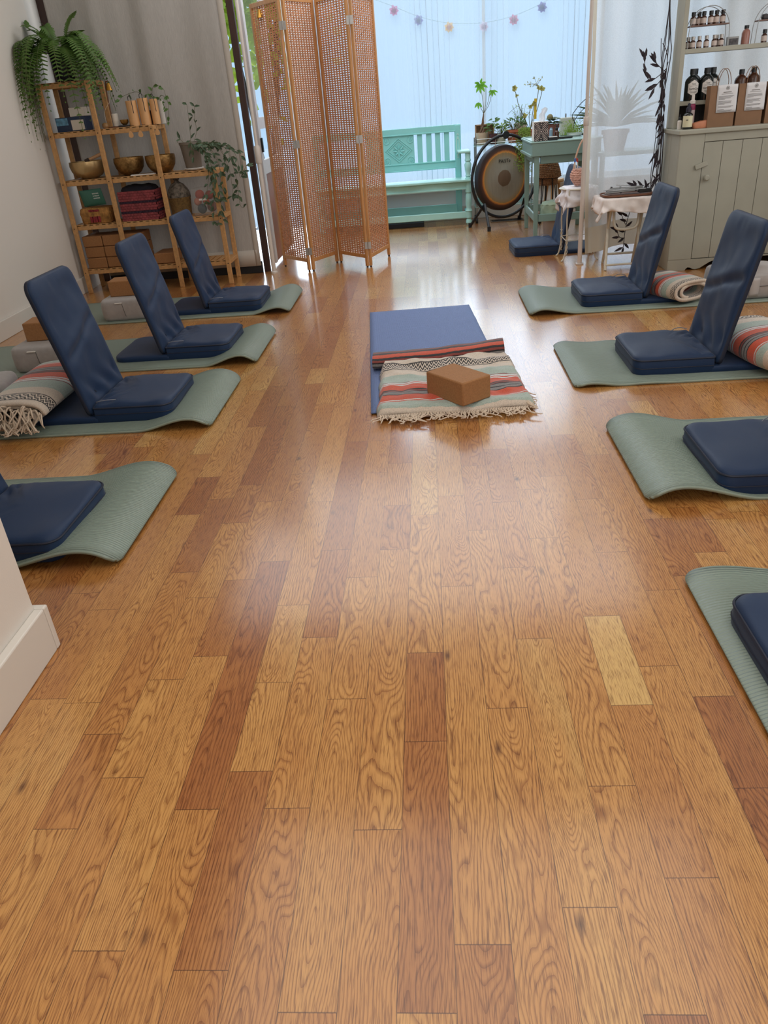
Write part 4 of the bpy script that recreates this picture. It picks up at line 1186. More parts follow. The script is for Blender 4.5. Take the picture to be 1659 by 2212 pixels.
for i, x in enumerate((-.036, .053, .139, .226)):
    part('back_slat', m_mint, ((x - .024 - .012, YB - .010, .575), (x + .014, YB + .010, .835)), bevel=.003)
part('back_post', m_mint, ((.292, YB - .022, .06), (.352, YB + .022, .885)), bevel=.008)
part('back_post', m_mint, ((-1.10, YB - .022, .06), (-1.04, YB + .022, .885)), bevel=.008)
orn = MB()
for z, r in ((.80, .008), (.775, .006), (.62, .008), (.60, .006)): orn.tube([(.322 + r * cos(q), YB - .0235, z + r * .8 * sin(q)) for q in [2 * pi * k / 12 for k in range(12)]], .0022, 5, closed=True)
orn.tube(poly([(.313, YB - .0235, .64), (.310, YB - .0235, .70), (.309, YB - .0235, .755), (.322, YB - .0235, .765), (.335, YB - .0235, .755), (.334, YB - .0235, .70), (.331, YB - .0235, .64), (.322, YB - .0235, .632)], 4), .0028, 5)
orn.build('post_carving', mat('rubbed pale paint', (206, 230, 222), .6), bench, w=True)
part('arm_rest', m_mintl, ((.312, 7.93, .645), (.43, YB - .02, .668)), bevel=.008)
def seat_poly():
    P = [(-1.08, 8.18), (-1.08, 7.93)]
    for k in range(21):
        s = k / 20; P.append((-1.06 + 1.49 * s, 7.915 + .012 * sin(s * pi * 6) * (1 if s < .9 else .3)))
    return P + [(.43, 8.18)]
MB().prism(seat_poly(), .398, .418).build('seat_lid', m_mintl, bench, w=True, smooth=0, bevel=.004)
part('apron', m_mintl, ((-1.06, 7.955, .335), (.40, 7.975, .398)))
part('apron_moulding', m_mintl, ((-1.06, 7.945, .326), (.40, 7.958, .340)))
part('front_rail', m_mintl, ((-1.06, 7.95, .065), (.40, 7.975, .125)))
part('floor_rail', m_mint, ((-1.06, 8.14, .10), (.30, 8.16, .18)))
part('side_rail', m_mint, ((.375, 7.97, .075), (.398, 8.19, .125)))
leg = [(0, 0), (.02, .0), (.031, .02), (.028, .045), (.018, .06), (.03, .066), (.03, .125), (.036, .13), (.030, .14), (.024, .16), (.030, .19), (.027, .27), (.020, .29), (.029, .30), (.030, .33), (.030, .42), (.030, .425), (.020, .435), (.028, .445), (.022, .46), (.030, .50), (.034, .545), (.022, .57), (.030, .58), (.024, .60), (.027, .645), (0, .646)]
for x in (.405, -1.06): MB().lathe(leg, (x, 7.965, 0), 24).build('turned_leg', m_mintl, bench, w=True)
sbox('black_case', 'flat black case lying on the floor under the mint bench', 'case', (-.62, 8.03, 0), (-.04, 8.25, .042), mat('matt black case', (20, 22, 28), .6))
# floor register
t = thing('floor_register', 'dark slotted floor vent in front of the window wall', 'vent', (.786, 8.05, 0))
b = MB().bb((.625, 7.975, .0005), (.95, 7.985, .006)).bb((.625, 8.115, .0005), (.95, 8.125, .006)).bb((.625, 7.985, .0005), (.637, 8.115, .006)).bb((.938, 7.985, .0005), (.95, 8.115, .006))
b.build('frame', mat('bronze register', (120, 100, 78), .45, .4), t, w=True, smooth=0)
b = MB().bb((.637, 7.985, .0003), (.938, 8.115, .0012))
for k in range(24):
    x = .643 + k * .0126; b.bb((x, 7.985, .001), (x + .004, 8.115, .005))
b.build('grille', m_black, t, w=True, smooth=0)

# ================================================================ rolling glass plant cart with pots
m_chrome = mat('brushed chrome', (170, 176, 176), .3, .85)
m_gglass = mat('green edged glass', (176, 220, 206), .08, trans=.6)
cart = thing('plant_cart', 'two tier glass plant cart on casters behind the gong', 'cart', (.75, 8.1, 0))
MB().bb((.47, 7.98, .690), (1.06, 8.22, .698)).build('glass_shelf', m_gglass, cart, w=True, smooth=0)
MB().bb((.47, 7.98, .148), (1.06, 8.22, .156)).build('glass_shelf', m_gglass, cart, w=True, smooth=0)
for x in (.485, 1.045):
    for y in (7.995, 8.205):
        MB().tube([(x, y, .055), (x, y, .76)], .008, 10).build('upright', m_chrome, cart, w=True)
        b = MB().lathe([(0, -.01), (.026, -.01), (.028, 0), (.026, .01), (0, .01)], seg=18, M=Matrix.Translation((x, y, .028)) @ Matrix.Rotation(pi / 2, 4, 'Y'))
        b.build('caster', m_black, cart, w=True)
for z in (.715, .75, .17):
    MB().tube([(.485, 7.995, z), (1.045, 7.995, z), (1.045, 8.205, z), (.485, 8.205, z)], .0035, 6, closed=True).build('rail', m_chrome, cart, w=True)
def pot(name, x, y, z, r0, r1, h, m, label, rim=.0, cat='plant', saucer=None):
    t = thing(name, label, cat, (x, y, z))
    P = [(0, 0), (r0, 0), (r1, h)]
    if rim: P = [(0, 0), (r0, 0), (r1 * .94, h - rim), (r1 * 1.03, h - rim), (r1 * 1.04, h)]
    P += [(r1 * .93, h), (r1 * .9, h - .02), (0, h - .022)]
    MB().lathe(P, (0, 0, 0), 28).build('pot', m, t)
    if saucer: MB().lathe([(0, .0), (r0 * 1.3, 0), (r0 * 1.45, .012), (r0 * 1.35, .010), (0, .004)], (0, 0, 0), 24).build('saucer', saucer, t)
    return t
m_beige = mat('beige ceramic', (196, 180, 156), .5)
m_terra = mat('terracotta', (168, 96, 66), .8, var=(30, .15))
m_terrab = mat('brown terracotta', (130, 80, 66), .75, var=(20, .15))
m_bright = mat('bright green leaf', (112, 170, 50), .5, transl=.5)
m_yg = mat('yellow green leaf', (150, 176, 80), .5, transl=.4)
z0 = .6985
mt = pot('money_tree', .548, 8.06, z0, .042, .058, .105, m_beige, 'money tree with braided trunk and star shaped leaves in a beige pot', saucer=m_beige)
b = MB()
for k in range(3):
    b.tube([(.548 + .016 * (1 - s) * cos(k * 2.1 + s * 7) - .004 + .022 * s, 8.06 + .014 * (1 - s) * sin(k * 2.1 + s * 7), z0 + .08 + .185 * s) for s in [q / 14 for q in range(15)]], [.010 - .005 * q / 14 for q in range(15)], 7)
b.build('braided_trunk', mat('grey brown bark', (116, 92, 74), .85, var=(60, .2)), mt, w=True)
top = Vector((.566, 8.06, z0 + .265)); st = MB(); lf = MB()
whorls = [((.535, 8.04, 1.205), 7, .085, .028), ((.515, 8.03, 1.06), 3, .062, .022), ((.648, 8.05, 1.15), 5, .062, .018), ((.632, 8.05, 1.20), 2, .03, .008), ((.59, 8.06, 1.19), 1, .02, .006)]
for p, n, L_, w_ in whorls:
    p = Vector(p); st.tube(poly([top, top.lerp(p, .5) + Vector((.01, 0, -.02)), p], 5), .0022, 6)
    for k in range(n):
        a = -pi / 2 + (k - (n - 1) / 2) * (.62 if n > 3 else .8)
        lf.leaf(p, (cos(a) * .8, -.5, sin(a) * .9 if n > 3 else -abs(sin(a))), (0, -1, .4), L_ * (1 if abs(k - n / 2) < 2 else .75), w_, .15, .1)
lf.leaf((.535, 8.04, 1.21), (.4, -.2, 1), (0, -1, 0), .05, .022); lf.leaf((.53, 8.04, 1.21), (-1, -.2, .25), (0, -1, .3), .05, .026)
lf.build('leaves', m_bright, mt, w=True, smooth=0); st.build('petioles', m_stem, mt, w=True)
t = thing('wood_crate', 'small open wooden crate standing behind the money tree', 'crate', (.575, 8.15, z0))
b = MB().bb((.49, 8.13, z0), (.50, 8.19, z0 + .17)).bb((.66, 8.13, z0), (.67, 8.19, z0 + .17)).bb((.49, 8.13, z0 + .162), (.67, 8.19, z0 + .172)).bb((.49, 8.13, z0), (.67, 8.19, z0 + .01)).bb((.495, 8.18, z0 + .005), (.665, 8.19, z0 + .165))
b.build('body', mat('weathered pine', (150, 118, 86), .7, var=(20, .2)), t, w=True, smooth=0)
def leafy(root, c, n, L_, w_, rad, hgt, seed, m, droop=.2, stems=True, lean=(0, 0, 0)):
    rnd = random.Random(seed); lf = MB(); st = MB(); c = Vector(c)
    for i in range(n):
        a = rnd.uniform(0, 2 * pi); rr = rad * sqrt(rnd.random()); hh = hgt * rnd.uniform(.25, 1)
        p = c + Vector((cos(a) * rr, sin(a) * rr * .7, hh)) + Vector(lean) * hh
        if stems and i % 2 == 0: st.tube([c + Vector((cos(a) * rr * .2, sin(a) * rr * .2, 0)), p], .0014, 4)
        lf.leaf(p, (cos(a), sin(a) - .3, rnd.uniform(-.2, .9)), (rnd.uniform(-.3, .3), -.6, 1), L_ * rnd.uniform(.6, 1.1), w_ * rnd.uniform(.7, 1.1), .15, droop)
    lf.build('leaves', m, root, w=True, smooth=0)
    if stems: st.build('stems', m_stem, root, w=True)
t = pot('leafy_plant', .655, 8.03, z0, .03, .045, .09, mat('dark amethyst glass', (84, 58, 62), .3), 'glossy green leafy plant in a dark pot right of the money tree')
leafy(t, (.655, 8.02, z0 + .08), 14, .075, .045, .035, .13, 31, m_leaf)
t = pot('succulent', .725, 8.04, z0, .04, .055, .085, mat('pale grey green ceramic', (178, 184, 168), .5), 'yellow green succulent in a pale pot behind the gong badge')
leafy(t, (.725, 8.03, z0 + .075), 60, .04, .016, .06, .09, 32, m_yg)
t = pot('broad_leaf_plant', .86, 8.06, z0, .06, .088, .11, m_terra, 'bushy light green plant in a wide terracotta pot on the cart', rim=.02)
leafy(t, (.85, 8.04, z0 + .10), 70, .045, .022, .09, .10, 33, m_leaf)
t = pot('white_planter', .925, 8.16, z0, .055, .06, .16, mat('off white planter', (214, 208, 192), .5), 'off white planter with fine stems near the window')
leafy(t, (.92, 8.15, z0 + .15), 60, .02, .008, .09, .16, 34, m_yg)
t = pot('geranium', 1.005, 8.06, z0, .045, .06, .10, m_terra, 'leggy geranium with a yellow stake and few orange leaves', rim=.015)
st = MB(); lf = MB(); rnd = random.Random(8); base = Vector((1.0, 8.05, z0 + .09)); fl = MB()
def gtuft(p, n, s, tgt):
    for k in range(n):
        a = 2 * pi * k / n + rnd.random(); tgt.leaf(p, (cos(a), -.4, sin(a)), (0, -1, .2), s * rnd.uniform(.7, 1.1), s * .8, .1, .2)
for P, nt_, s in [([(0, 0, 0), (-.05, 0, .10), (-.11, -.01, .22), (-.13, -.01, .30), (-.155, -.02, .36)], 6, .032), ([(0, 0, 0), (-.01, 0, .12), (.0, -.01, .20)], 5, .024), ([(0, 0, 0), (.02, 0, .13), (.03, -.01, .22)], 5, .03), ([(0, 0, 0), (-.04, 0, .05), (-.05, 0, .13)], 5, .026), ([(0, 0, 0), (.06, 0, .16), (.10, 0, .30), (.105, -.01, .34)], 5, .03), ([(0, 0, 0), (.05, 0, .20), (.075, 0, .35)], 4, .028)]:
    Q = [base + Vector(q) for q in P]; st.tube(poly(Q, 5), .003, 6); gtuft(Q[-1], nt_, s, lf)
    if len(Q) > 4: gtuft(Q[-2], 3, .022, lf)
for k in range(7):
    q = base + Vector((.05 + .02 * k - .08, 0, .36 + rnd.uniform(.0, .08)))
    st.tube(poly([base + Vector((.075, 0, .33)), base + Vector((.06, 0, .37)), q], 4), .0012, 4)
    for j in range(4): lf.leaf(q + Vector((rnd.uniform(-.02, .02), 0, rnd.uniform(-.02, .02))), (rnd.uniform(-1, 1), 0, rnd.uniform(-.5, 1)), (0, -1, 0), .018, .006)
st.tube(poly([base, base + Vector((-.1, 0, .20)), base + Vector((-.16, -.01, .19)), base + Vector((-.21, -.01, .15))], 5), .0016, 4)
st.build('stems', m_stem, t, w=True); lf.build('leaves', mat('olive orange leaf', (164, 156, 84), .6, transl=.4, var=(25, .35)), t, w=True, smooth=0)
MB().box((1.045, 8.04, z0 + .27), (.024, .004, .17)).build('yellow_stake', mat('yellow sticky card', (196, 168, 44), .6), t, w=True, smooth=0)
# trailing plant falling over the gong from the cart
t = pot('trailing_plant', .965, 7.99, z0, .035, .05, .075, m_terra, 'feathery light green plant trailing from the cart over the gong')
rnd = random.Random(12); lf = MB(); st = MB()
for i in range(34):
    p0 = Vector((.965, 7.975, z0 + .08)); dx = rnd.uniform(-.16, .02); L_ = rnd.uniform(.06, .40)
    P = poly([p0, p0 + Vector((dx * .5, -.08, .03)), p0 + Vector((dx * .75, -.15, -.03 - L_ * .3)), p0 + Vector((dx, -.16 + rnd.uniform(-.02, .02), -L_))], 6)
    st.tube(P, .0011, 4)
    for q, r_ in zip(P[2:], P[3:]):
        for k in range(4): lf.leaf(q + Vector((rnd.uniform(-.008, .008), rnd.uniform(-.01, .01), rnd.uniform(-.01, .01))), (rnd.uniform(-1, 1), rnd.uniform(-.8, .2), rnd.uniform(-1, .4)), (0, -1, .2), .017, .006)
lf.build('leaves', mat('fresh feathery leaf', (134, 160, 68), .6, transl=.3), t, w=True, smooth=0); st.build('stems', m_stem, t, w=True)
# glass lanterns on the lower tier
m_lant = mat('aqua lantern glass', (150, 206, 200), .1, trans=.5)
def lantern(x, y, z, s, label):
    t = thing('glass_lantern', label, 'lantern', (x, y, z), group='aqua glass lanterns')
    MB().lathe([(0, 0), (.035 * s, 0), (.05 * s, .01 * s), (.055 * s, .045 * s), (.04 * s, .08 * s), (.022 * s, .10 * s), (.022 * s, .115 * s), (.026 * s, .118 * s)], (0, 0, 0), 8).build('body', m_lant, t)
    MB().tube(bez((-.03 * s, 0, .10 * s), (0, 0, .19 * s), (.03 * s, 0, .10 * s)), .002, 5).build('wire_handle', m_chrome, t)
lantern(.545, 8.07, .157, 1.0, 'aqua glass lantern on the lower cart tier, left of the gong')
lantern(.96, 8.07, .157, 1.05, 'aqua glass lantern on the lower cart tier, right of the gong')

# ================================================================ gong
GA = radians(27)
gong = thing('gong', 'large bronze gong hanging in a round black tube stand by the window', 'gong', (.735, 7.74, 0), GA)
m_tube = mat('black powder coated tube', (20, 22, 26), .4)
GZ = .432
MB().tube([(.352 * cos(a), 0, GZ + .352 * sin(a)) for a in [2 * pi * k / 96 for k in range(96)]], .0135, 12, closed=True).build('ring_stand', m_tube, gong)
for sx in (-1, 1):
    a0 = -pi / 2 + sx * .72
    p = Vector((.352 * cos(a0), 0, GZ + .352 * sin(a0)))
    for y in (-.17, .17):
        MB().tube([p + Vector((-sx * .012, 0, .05)), Vector((p.x + sx * .045, y, .02))], .0125, 10).build('leg', m_tube, gong)
        MB().lathe([(0, -.025), (.016, -.025), (.017, .015), (.0, .018)], (p.x + sx * .049, y * 1.03, .025), 12).build('rubber_foot', m_black, gong)
def gong_material():
    m = bpy.data.materials.new('gong bronze'); m.use_nodes = True
    nt = m.node_tree; L = nt.links; b = nt.nodes['Principled BSDF']
    tc = nd(nt, 'ShaderNodeTexCoord'); s = nd(nt, 'ShaderNodeSeparateXYZ'); L.new(tc.outputs['Object'], s.inputs[0])
    cb = nd(nt, 'ShaderNodeCombineXYZ'); L.new(s.outputs[0], cb.inputs[0]); L.new(s.outputs[1], cb.inputs[1])
    ln = nd(nt, 'ShaderNodeVectorMath', operation='LENGTH'); L.new(cb.outputs[0], ln.inputs[0])
    mp = nd(nt, 'ShaderNodeMapping'); mp.inputs['Scale'].default_value = (60, 7, 60); L.new(tc.outputs['Object'], mp.inputs[0])
    n = nd(nt, 'ShaderNodeTexNoise'); n.inputs['Scale'].default_value = 1; n.inputs['Detail'].default_value = 4; L.new(mp.outputs[0], n.inputs['Vector'])
    ma = nd(nt, 'ShaderNodeMath', operation='MULTIPLY_ADD'); L.new(n.outputs['Fac'], ma.inputs[0]); ma.inputs[1].default_value = .012; L.new(ln.outputs['Value'], ma.inputs[2])
    mr = nd(nt, 'ShaderNodeMath', operation='DIVIDE'); L.new(ma.outputs[0], mr.inputs[0]); mr.inputs[1].default_value = .30
    rp = nd(nt, 'ShaderNodeValToRGB'); e = rp.color_ramp.elements
    st = [(0, (112, 92, 74)), (.252, (112, 92, 74)), (.265, (150, 146, 134)), (.60, (150, 144, 128)), (.735, (156, 132, 92)), (.755, (214, 150, 70)), (.79, (180, 112, 60)), (.82, (92, 62, 48)), (.90, (56, 42, 40)), (1, (30, 26, 30))]
    e[0].position = 0; e[0].color = lin(st[0][1]) + (1,); e[1].position = 1; e[1].color = lin(st[-1][1]) + (1,)
    for p_, c_ in st[1:-1]:
        q = e.new(p_); q.color = lin(c_) + (1,)
    L.new(mr.outputs[0], rp.inputs[0])
    mm = nd(nt, 'ShaderNodeMapRange'); mm.inputs[3].default_value, mm.inputs[4].default_value = .8, 1.15; L.new(n.outputs['Fac'], mm.inputs[0])
    sc_ = nd(nt, 'ShaderNodeVectorMath', operation='SCALE'); L.new(rp.outputs[0], sc_.inputs[0]); L.new(mm.outputs[0], sc_.inputs['Scale'])
    L.new(sc_.outputs[0], b.inputs['Base Color']); b.inputs['Metallic'].default_value = .25; b.inputs['Roughness'].default_value = .42
    return m
dl = MB().lathe([(0, .004), (.072, .004), (.076, .002), (.20, .0), (.262, -.004), (.279, -.012), (.284, -.026), (.286, -.062), (.282, -.062), (.279, -.03), (.26, -.012), (0, -.006)], (0, 0, 0), 72)
disc = dl.build('gong_disc', gong_material(), gong)
disc.location = (0, .01, GZ - .012); disc.rotation_euler = (pi / 2, 0, 0)
for x in (-.09, .09):
    MB().tube(poly([(x, .0, GZ + .335), (x * .98, .02, GZ + .30), (x * .95, .035, GZ + .255)], 3), .0025, 5).build('suspension_cord', m_fringe, gong)
b = MB().lathe([(0, 0), (.032, 0), (.034, .004), (.032, .010), (0, .010)], seg=32, M=Matrix.Translation((.0, -.014, GZ + .352)) @ Matrix.Rotation(pi / 2, 4, 'X'))
bd = b.build('badge', m_black, gong)
MB().tube(poly([(-.30, .02, GZ + .20), (-.335, .03, GZ + .05), (-.33, .03, GZ - .12), (-.26, .03, GZ - .26)], 6), .002, 5).build('cord', m_tube, gong)
text('PAiSTe', .044, (.0, .004, GZ + .135), (pi / 2, 0, 0), m_black, gong)
# ================================================================ right side: desk, small tables, curtain, cabinet, hutch
m_sage = mat('sage green paint', (128, 158, 150), .4, var=(5, .05))
m_sagel = mat('sage desk leaf', (150, 180, 174), .3)
desk = thing('writing_desk', 'sage green writing desk with slanted box top and lower tray shelf', 'desk', (1.14, 7.18, 0))
dpart = lambda n, *b_, m=m_sage, bevel=.004: part(n, m, *b_, bevel=bevel, root=desk)
dpart('box_front', ((.868, 6.83, .648), (1.42, 6.85, .748)))
dpart('box_side', ((.868, 6.85, .655), (.884, 7.52, .765)))
dpart('side_moulding', ((.856, 6.84, .640), (.872, 7.53, .662)), ((.856, 6.84, .742), (.872, 7.53, .757)))
dpart('box_back', ((.884, 7.50, .655), (1.42, 7.52, .765)))
dpart('writing_top', ((.86, 6.825, .746), (1.43, 7.53, .757)), m=m_sagel)
dpart('apron', ((.94, 6.86, .588), (1.35, 6.88, .648)), ((.90, 6.90, .588), (.92, 7.50, .648)), ((.94, 7.49, .588), (1.35, 7.51, .648)))
for x in (.912, 1.38):
    for y in (6.865, 7.505):
        b = MB()
        i0 = len(b.v)
        for z, h in ((0, .016), (.66, .0215)):
            for sx, sy in ((-1, -1), (1, -1), (1, 1), (-1, 1)): b.v.append(Vector((x + sx * h, y + sy * h, z)))
        b.face((3, 2, 1, 0)); b.face((4, 5, 6, 7))
        for k in range(4): b.face((k, (k + 1) % 4, 4 + (k + 1) % 4, 4 + k))
        b.build('leg', m_sage, desk, w=True, smooth=0, bevel=.003)
for x in (.912, 1.38):
    MB().tube(bez((x, 6.90, .54), (x, 6.94, .62), (x, 7.02, .645)), .013, 8).build('corner_bracket', m_sagel, desk, w=True)
dpart('tray_front', ((.932, 6.855, .14), (1.36, 6.875, .20)))
dpart('tray_side', ((.90, 6.885, .14), (.918, 7.485, .20)), m=m_sagel)
dpart('tray_back', ((.932, 7.495, .14), (1.36, 7.515, .20)))

ZD = .758
t = thing('tissue_box', 'black and cream patterned tissue box with a raised tissue on the desk', 'tissue box', (.943, 6.92, ZD))
def damask():
    m = mat('black damask print', (24, 22, 26), .5)
    nt = m.node_tree; L = nt.links; b = nt.nodes['Principled BSDF']
    tc = nd(nt, 'ShaderNodeTexCoord'); s = nd(nt, 'ShaderNodeSeparateXYZ'); L.new(tc.outputs['Object'], s.inputs[0])
    def M(op, a, c=None):
        n = nd(nt, 'ShaderNodeMath', operation=op)
        for i, x in enumerate((a, c)):
            if x is None: continue
            if isinstance(x, (int, float)): n.inputs[i].default_value = x
            else: L.new(x, n.inputs[i])
        return n.outputs[0]
    ax = M('ABSOLUTE', s.outputs[0]); az = M('ABSOLUTE', M('SUBTRACT', s.outputs[2], .07))
    r = M('SQRT', M('ADD', M('MULTIPLY', ax, ax), M('MULTIPLY', az, az))); an = M('ARCTAN2', az, ax)
    f = M('ADD', M('SINE', M('MULTIPLY', r, 520.0)), M('MULTIPLY', M('SINE', M('MULTIPLY', an, 8.0)), .5))
    g = M('MULTIPLY', M('SINE', M('MULTIPLY', ax, 420.0)), M('SINE', M('MULTIPLY', az, 420.0)))
    k = M('GREATER_THAN', M('ADD', f, M('MULTIPLY', g, 2.2)), .75)
    mx = nd(nt, 'ShaderNodeMix', data_type='RGBA'); L.new(k, mx.inputs['Factor']); mx.inputs['A'].default_value = lin((26, 23, 28)) + (1,); mx.inputs['B'].default_value = lin((206, 190, 180)) + (1,)
    L.new(mx.outputs['Result'], b.inputs['Base Color']); return m
MB().bb((-.056, -.055, 0), (.056, .057, .138)).build('carton', damask(), t, smooth=0, bevel=.002)
MB().bb((-.060, -.0555, 0), (-.0562, .0575, .14)).bb((-.06, -.056, .1385), (.057, .058, .1415)).build('white_edges', m_white, t, smooth=0)
MB().grid(lambda u, v: (-.02 + .05 * u + .022 * v + .006 * sin(v * 9), .015 * sin(u * 7) * (1 - .3 * v), .138 + .105 * v * (1 - .25 * abs(u - .6))), 12, 10).build('tissue', mat('white tissue', (232, 234, 238), .9, transl=.4), t, smooth=80)
t = thing('dropper_bottle', 'brown glass dropper bottle beside the tissue box', 'bottle', (1.085, 6.98, ZD))
m_amber = mat('brown glass', (70, 40, 26), .15, spec=.6)
MB().lathe([(0, 0), (.020, 0), (.021, .004), (.021, .048), (.016, .058), (.010, .064), (.010, .07)], (0, 0, 0), 20).build('glass', m_amber, t)
MB().lathe([(.012, .068), (.012, .082), (.005, .086), (.0055, .105), (0, .108)], (0, 0, 0), 14).build('dropper', m_black, t)
t = thing('phial', 'small clear and blue phial between tissue box and dropper bottle', 'bottle', (1.045, 7.02, ZD))
MB().lathe([(0, 0), (.014, 0), (.014, .07), (.010, .075), (.010, .085), (0, .085)], (0, 0, 0), 14).build('body', mat('pale blue label', (150, 178, 196), .4), t)
sbox('card_box', 'little white topped black card box on the desk edge', 'box', (1.006, 6.86, ZD), (1.075, 6.93, ZD + .022), mat('black card', (24, 26, 30), .5), 0)
tag(MB().bb((1.007, 6.861, ZD + .0222), (1.074, 6.929, ZD + .0262)).build('paper_pad', mat('white paper', (226, 224, 218), .8), smooth=0), 'white note pad lying on the little black card box', 'note pad')
t = thing('phone', 'black phone lying flat on the desk top', 'phone', (1.16, 7.0, ZD))
MB().box((0, 0, .007), (.11, .055, .012), rz=.1).build('body', m_black, t, smooth=0, bevel=.005)
MB().box((0, 0, .0132), (.10, .048, .0006), rz=.1).build('screen', mat('dark glass screen', (40, 44, 50), .08), t, smooth=0)
t = pot('leafy_succulent', 1.085, 7.20, ZD, .034, .052, .105, m_terrab, 'dark green rosette plant in a brown terracotta pot on the desk', rim=.03)
rnd = random.Random(6); lf = MB()
for k in range(16):
    a = 2 * pi * k / 8 + .3 * (k // 8); lf.leaf((1.085, 7.19, ZD + .11 + .018 * (k // 8)), (cos(a), sin(a) * .8 - .2, .25 + .35 * (k // 8)), (0, -.2, 1), .085 - .02 * (k // 8), .045, .15, .35)
lf.build('leaves', mat('grey green thick leaf', (78, 96, 76), .5, var=(20, .3)), t, w=True, smooth=0)
MB().lathe([(.026 * sin(pi * k / 8) if 0 < k < 8 else 0, -.026 * cos(pi * k / 8)) for k in range(9)], (1.062, 7.22, ZD + .155), 16).build('seed_head', mat('olive brown', (124, 118, 84), .8), t, w=True)
t = thing('humidifier', 'pale grey box shaped device standing at the back of the desk', 'device', (1.235, 7.40, ZD))
MB().bb((-.062, -.03, 0), (.062, .03, .14)).build('housing', mat('pale grey plastic', (186, 190, 180), .5), t, smooth=0, bevel=.008)
MB().lathe([(.006, .14), (.006, .165), (.004, .17)], (-.012, 0, 0), 10).build('knob', mat('grey plastic', (110, 112, 112), .5), t)
t = pot('grass_plant', 1.27, 7.22, ZD, .05, .07, .03, mat('white dish', (220, 222, 220), .4), 'wispy light green grass in a low white dish on the desk')
rnd = random.Random(9); lf = MB()
for k in range(130):
    x, y = 1.25 + rnd.gauss(0, .045), 7.21 + rnd.gauss(0, .02); h = rnd.uniform(.03, .12); dx = rnd.uniform(-.04, .04)
    i0 = len(lf.v); lf.v += [Vector((x - .0012, y, ZD + .012)), Vector((x + .0012, y, ZD + .012)), Vector((x + dx, y - .01, ZD + .012 + h))]; lf.face((i0, i0 + 1, i0 + 2))
    for j in range(3): lf.leaf((x + dx * (.4 + .3 * j), y, ZD + h * (.4 + .3 * j)), (rnd.uniform(-1, 1), -.3, rnd.uniform(0, 1)), (0, -1, .2), .012, .005)
lf.build('blades', m_yg, t, w=True, smooth=0)
t = thing('desk_lamp', 'black wire gooseneck lamp arching at the back right of the desk', 'lamp', (1.355, 7.35, ZD))
MB().lathe([(0, 0), (.05, 0), (.05, .01), (0, .014)], (0, 0, 0), 20).build('base', m_black, t)
MB().tube(poly([(1.36, 7.35, ZD + .01), (1.29, 7.34, ZD + .04), (1.30, 7.34, ZD + .13), (1.40, 7.35, ZD + .22), (1.5, 7.36, ZD + .23)], 6), .003, 6).tube(poly([(1.36, 7.35, ZD + .01), (1.27, 7.33, ZD + .13), (1.29, 7.33, ZD + .19), (1.38, 7.34, ZD + .27), (1.5, 7.36, ZD + .30)], 6), .003, 6).build('goosenecks', m_black, t, w=True)

# bin below the desk
t = thing('waste_bin', 'grey waste bin lined with a pale green bag under the desk', 'bin', (1.075, 6.98, 0))
MB().lathe([(0, 0), (.075, 0), (.098, .255), (.101, .26), (.094, .26), (.072, .01), (0, .008)], (0, 0, 0), 32).build('bucket', mat('taupe plastic', (170, 160, 152), .5), t)
def bag(u, v):
    a = 2 * pi * u; r = .099 + .006 * sin(a * 9) * v + .005 * nz(cos(a) * 3, sin(a) * 3, v * 4); 
    return ((r + .004) * cos(a), (r + .004) * sin(a), .262 - .085 * v * (1 + .2 * sin(a * 5)))
b = MB().grid(bag, 72, 8); b.pad([(.10 * cos(2 * pi * k / 40), .10 * sin(2 * pi * k / 40)) for k in range(40)], [(1, .262), (.95, .275), (.6, .285), (.1, .27)], lambda x, y, z, s_: .012 * nz(x * 30, y * 30))
b.build('bag_liner', mat('pale green bag', (180, 200, 172), .5, transl=.2), t, smooth=80)
# woven basket stool
t = thing('basket_stool', 'lidded brown seagrass basket on black hairpin legs behind the desk', 'basket', (1.13, 7.68, 0))
m_seagrass = mat('seagrass braid', (146, 106, 72), .9, var=(70, .45), bump=(80, .9))
def braid(prof, c, m, name, root):
    b = MB()
    for r, z in prof:
        n = max(10, int(2 * pi * r / .022))
        b.tube([(c[0] + (r + .003 * (-1) ** k) * cos(2 * pi * k / (2 * n)), c[1] + (r + .003 * (-1) ** k) * sin(2 * pi * k / (2 * n)), c[2] + z + .002 * (-1) ** k) for k in range(2 * n)], .0085, 6, closed=True)
    return b.build(name, m, root, w=True)
braid([(.108 - .042 * (k / 9) ** 1.4, .415 + .0145 * k) for k in range(10)], (1.13, 7.68, 0), m_seagrass, 'lid', t)
braid([(.078, .35 + .0145 * k) for k in range(4)], (1.13, 7.68, 0), m_seagrass, 'body', t)
MB().lathe([(0, .40), (.098, .40), (.10, .41), (0, .412)], (0, 0, 0), 28).build('rim_plate', m_black, t)
for a in (.5, 1.6, 2.7, 3.9, 5.0):
    MB().tube([(.088 * cos(a), .088 * sin(a), .40), (.115 * cos(a), .115 * sin(a), 0)], .0045, 6).tube([(.078 * cos(a + .15), .078 * sin(a + .15), .40), (.115 * cos(a), .115 * sin(a), .003)], .0035, 6).build('hairpin_leg', m_black, t)
t = thing('wooden_stool', 'pale wooden stool leg and seat half hidden behind the basket stool', 'stool', (1.22, 7.98, 0))
MB().lathe([(0, .33), (.10, .33), (.105, .345), (.10, .36), (0, .362)], (0, 0, 0), 28).build('seat', mat('light pine', (190, 146, 92), .55), t)
for a in (.3, 2.4, 4.5):
    MB().tube([(.06 * cos(a), .06 * sin(a), .33), (.11 * cos(a), .11 * sin(a), 0)], [.014, .011], 10).build('leg', mat('light pine', (190, 146, 92), .55), t)

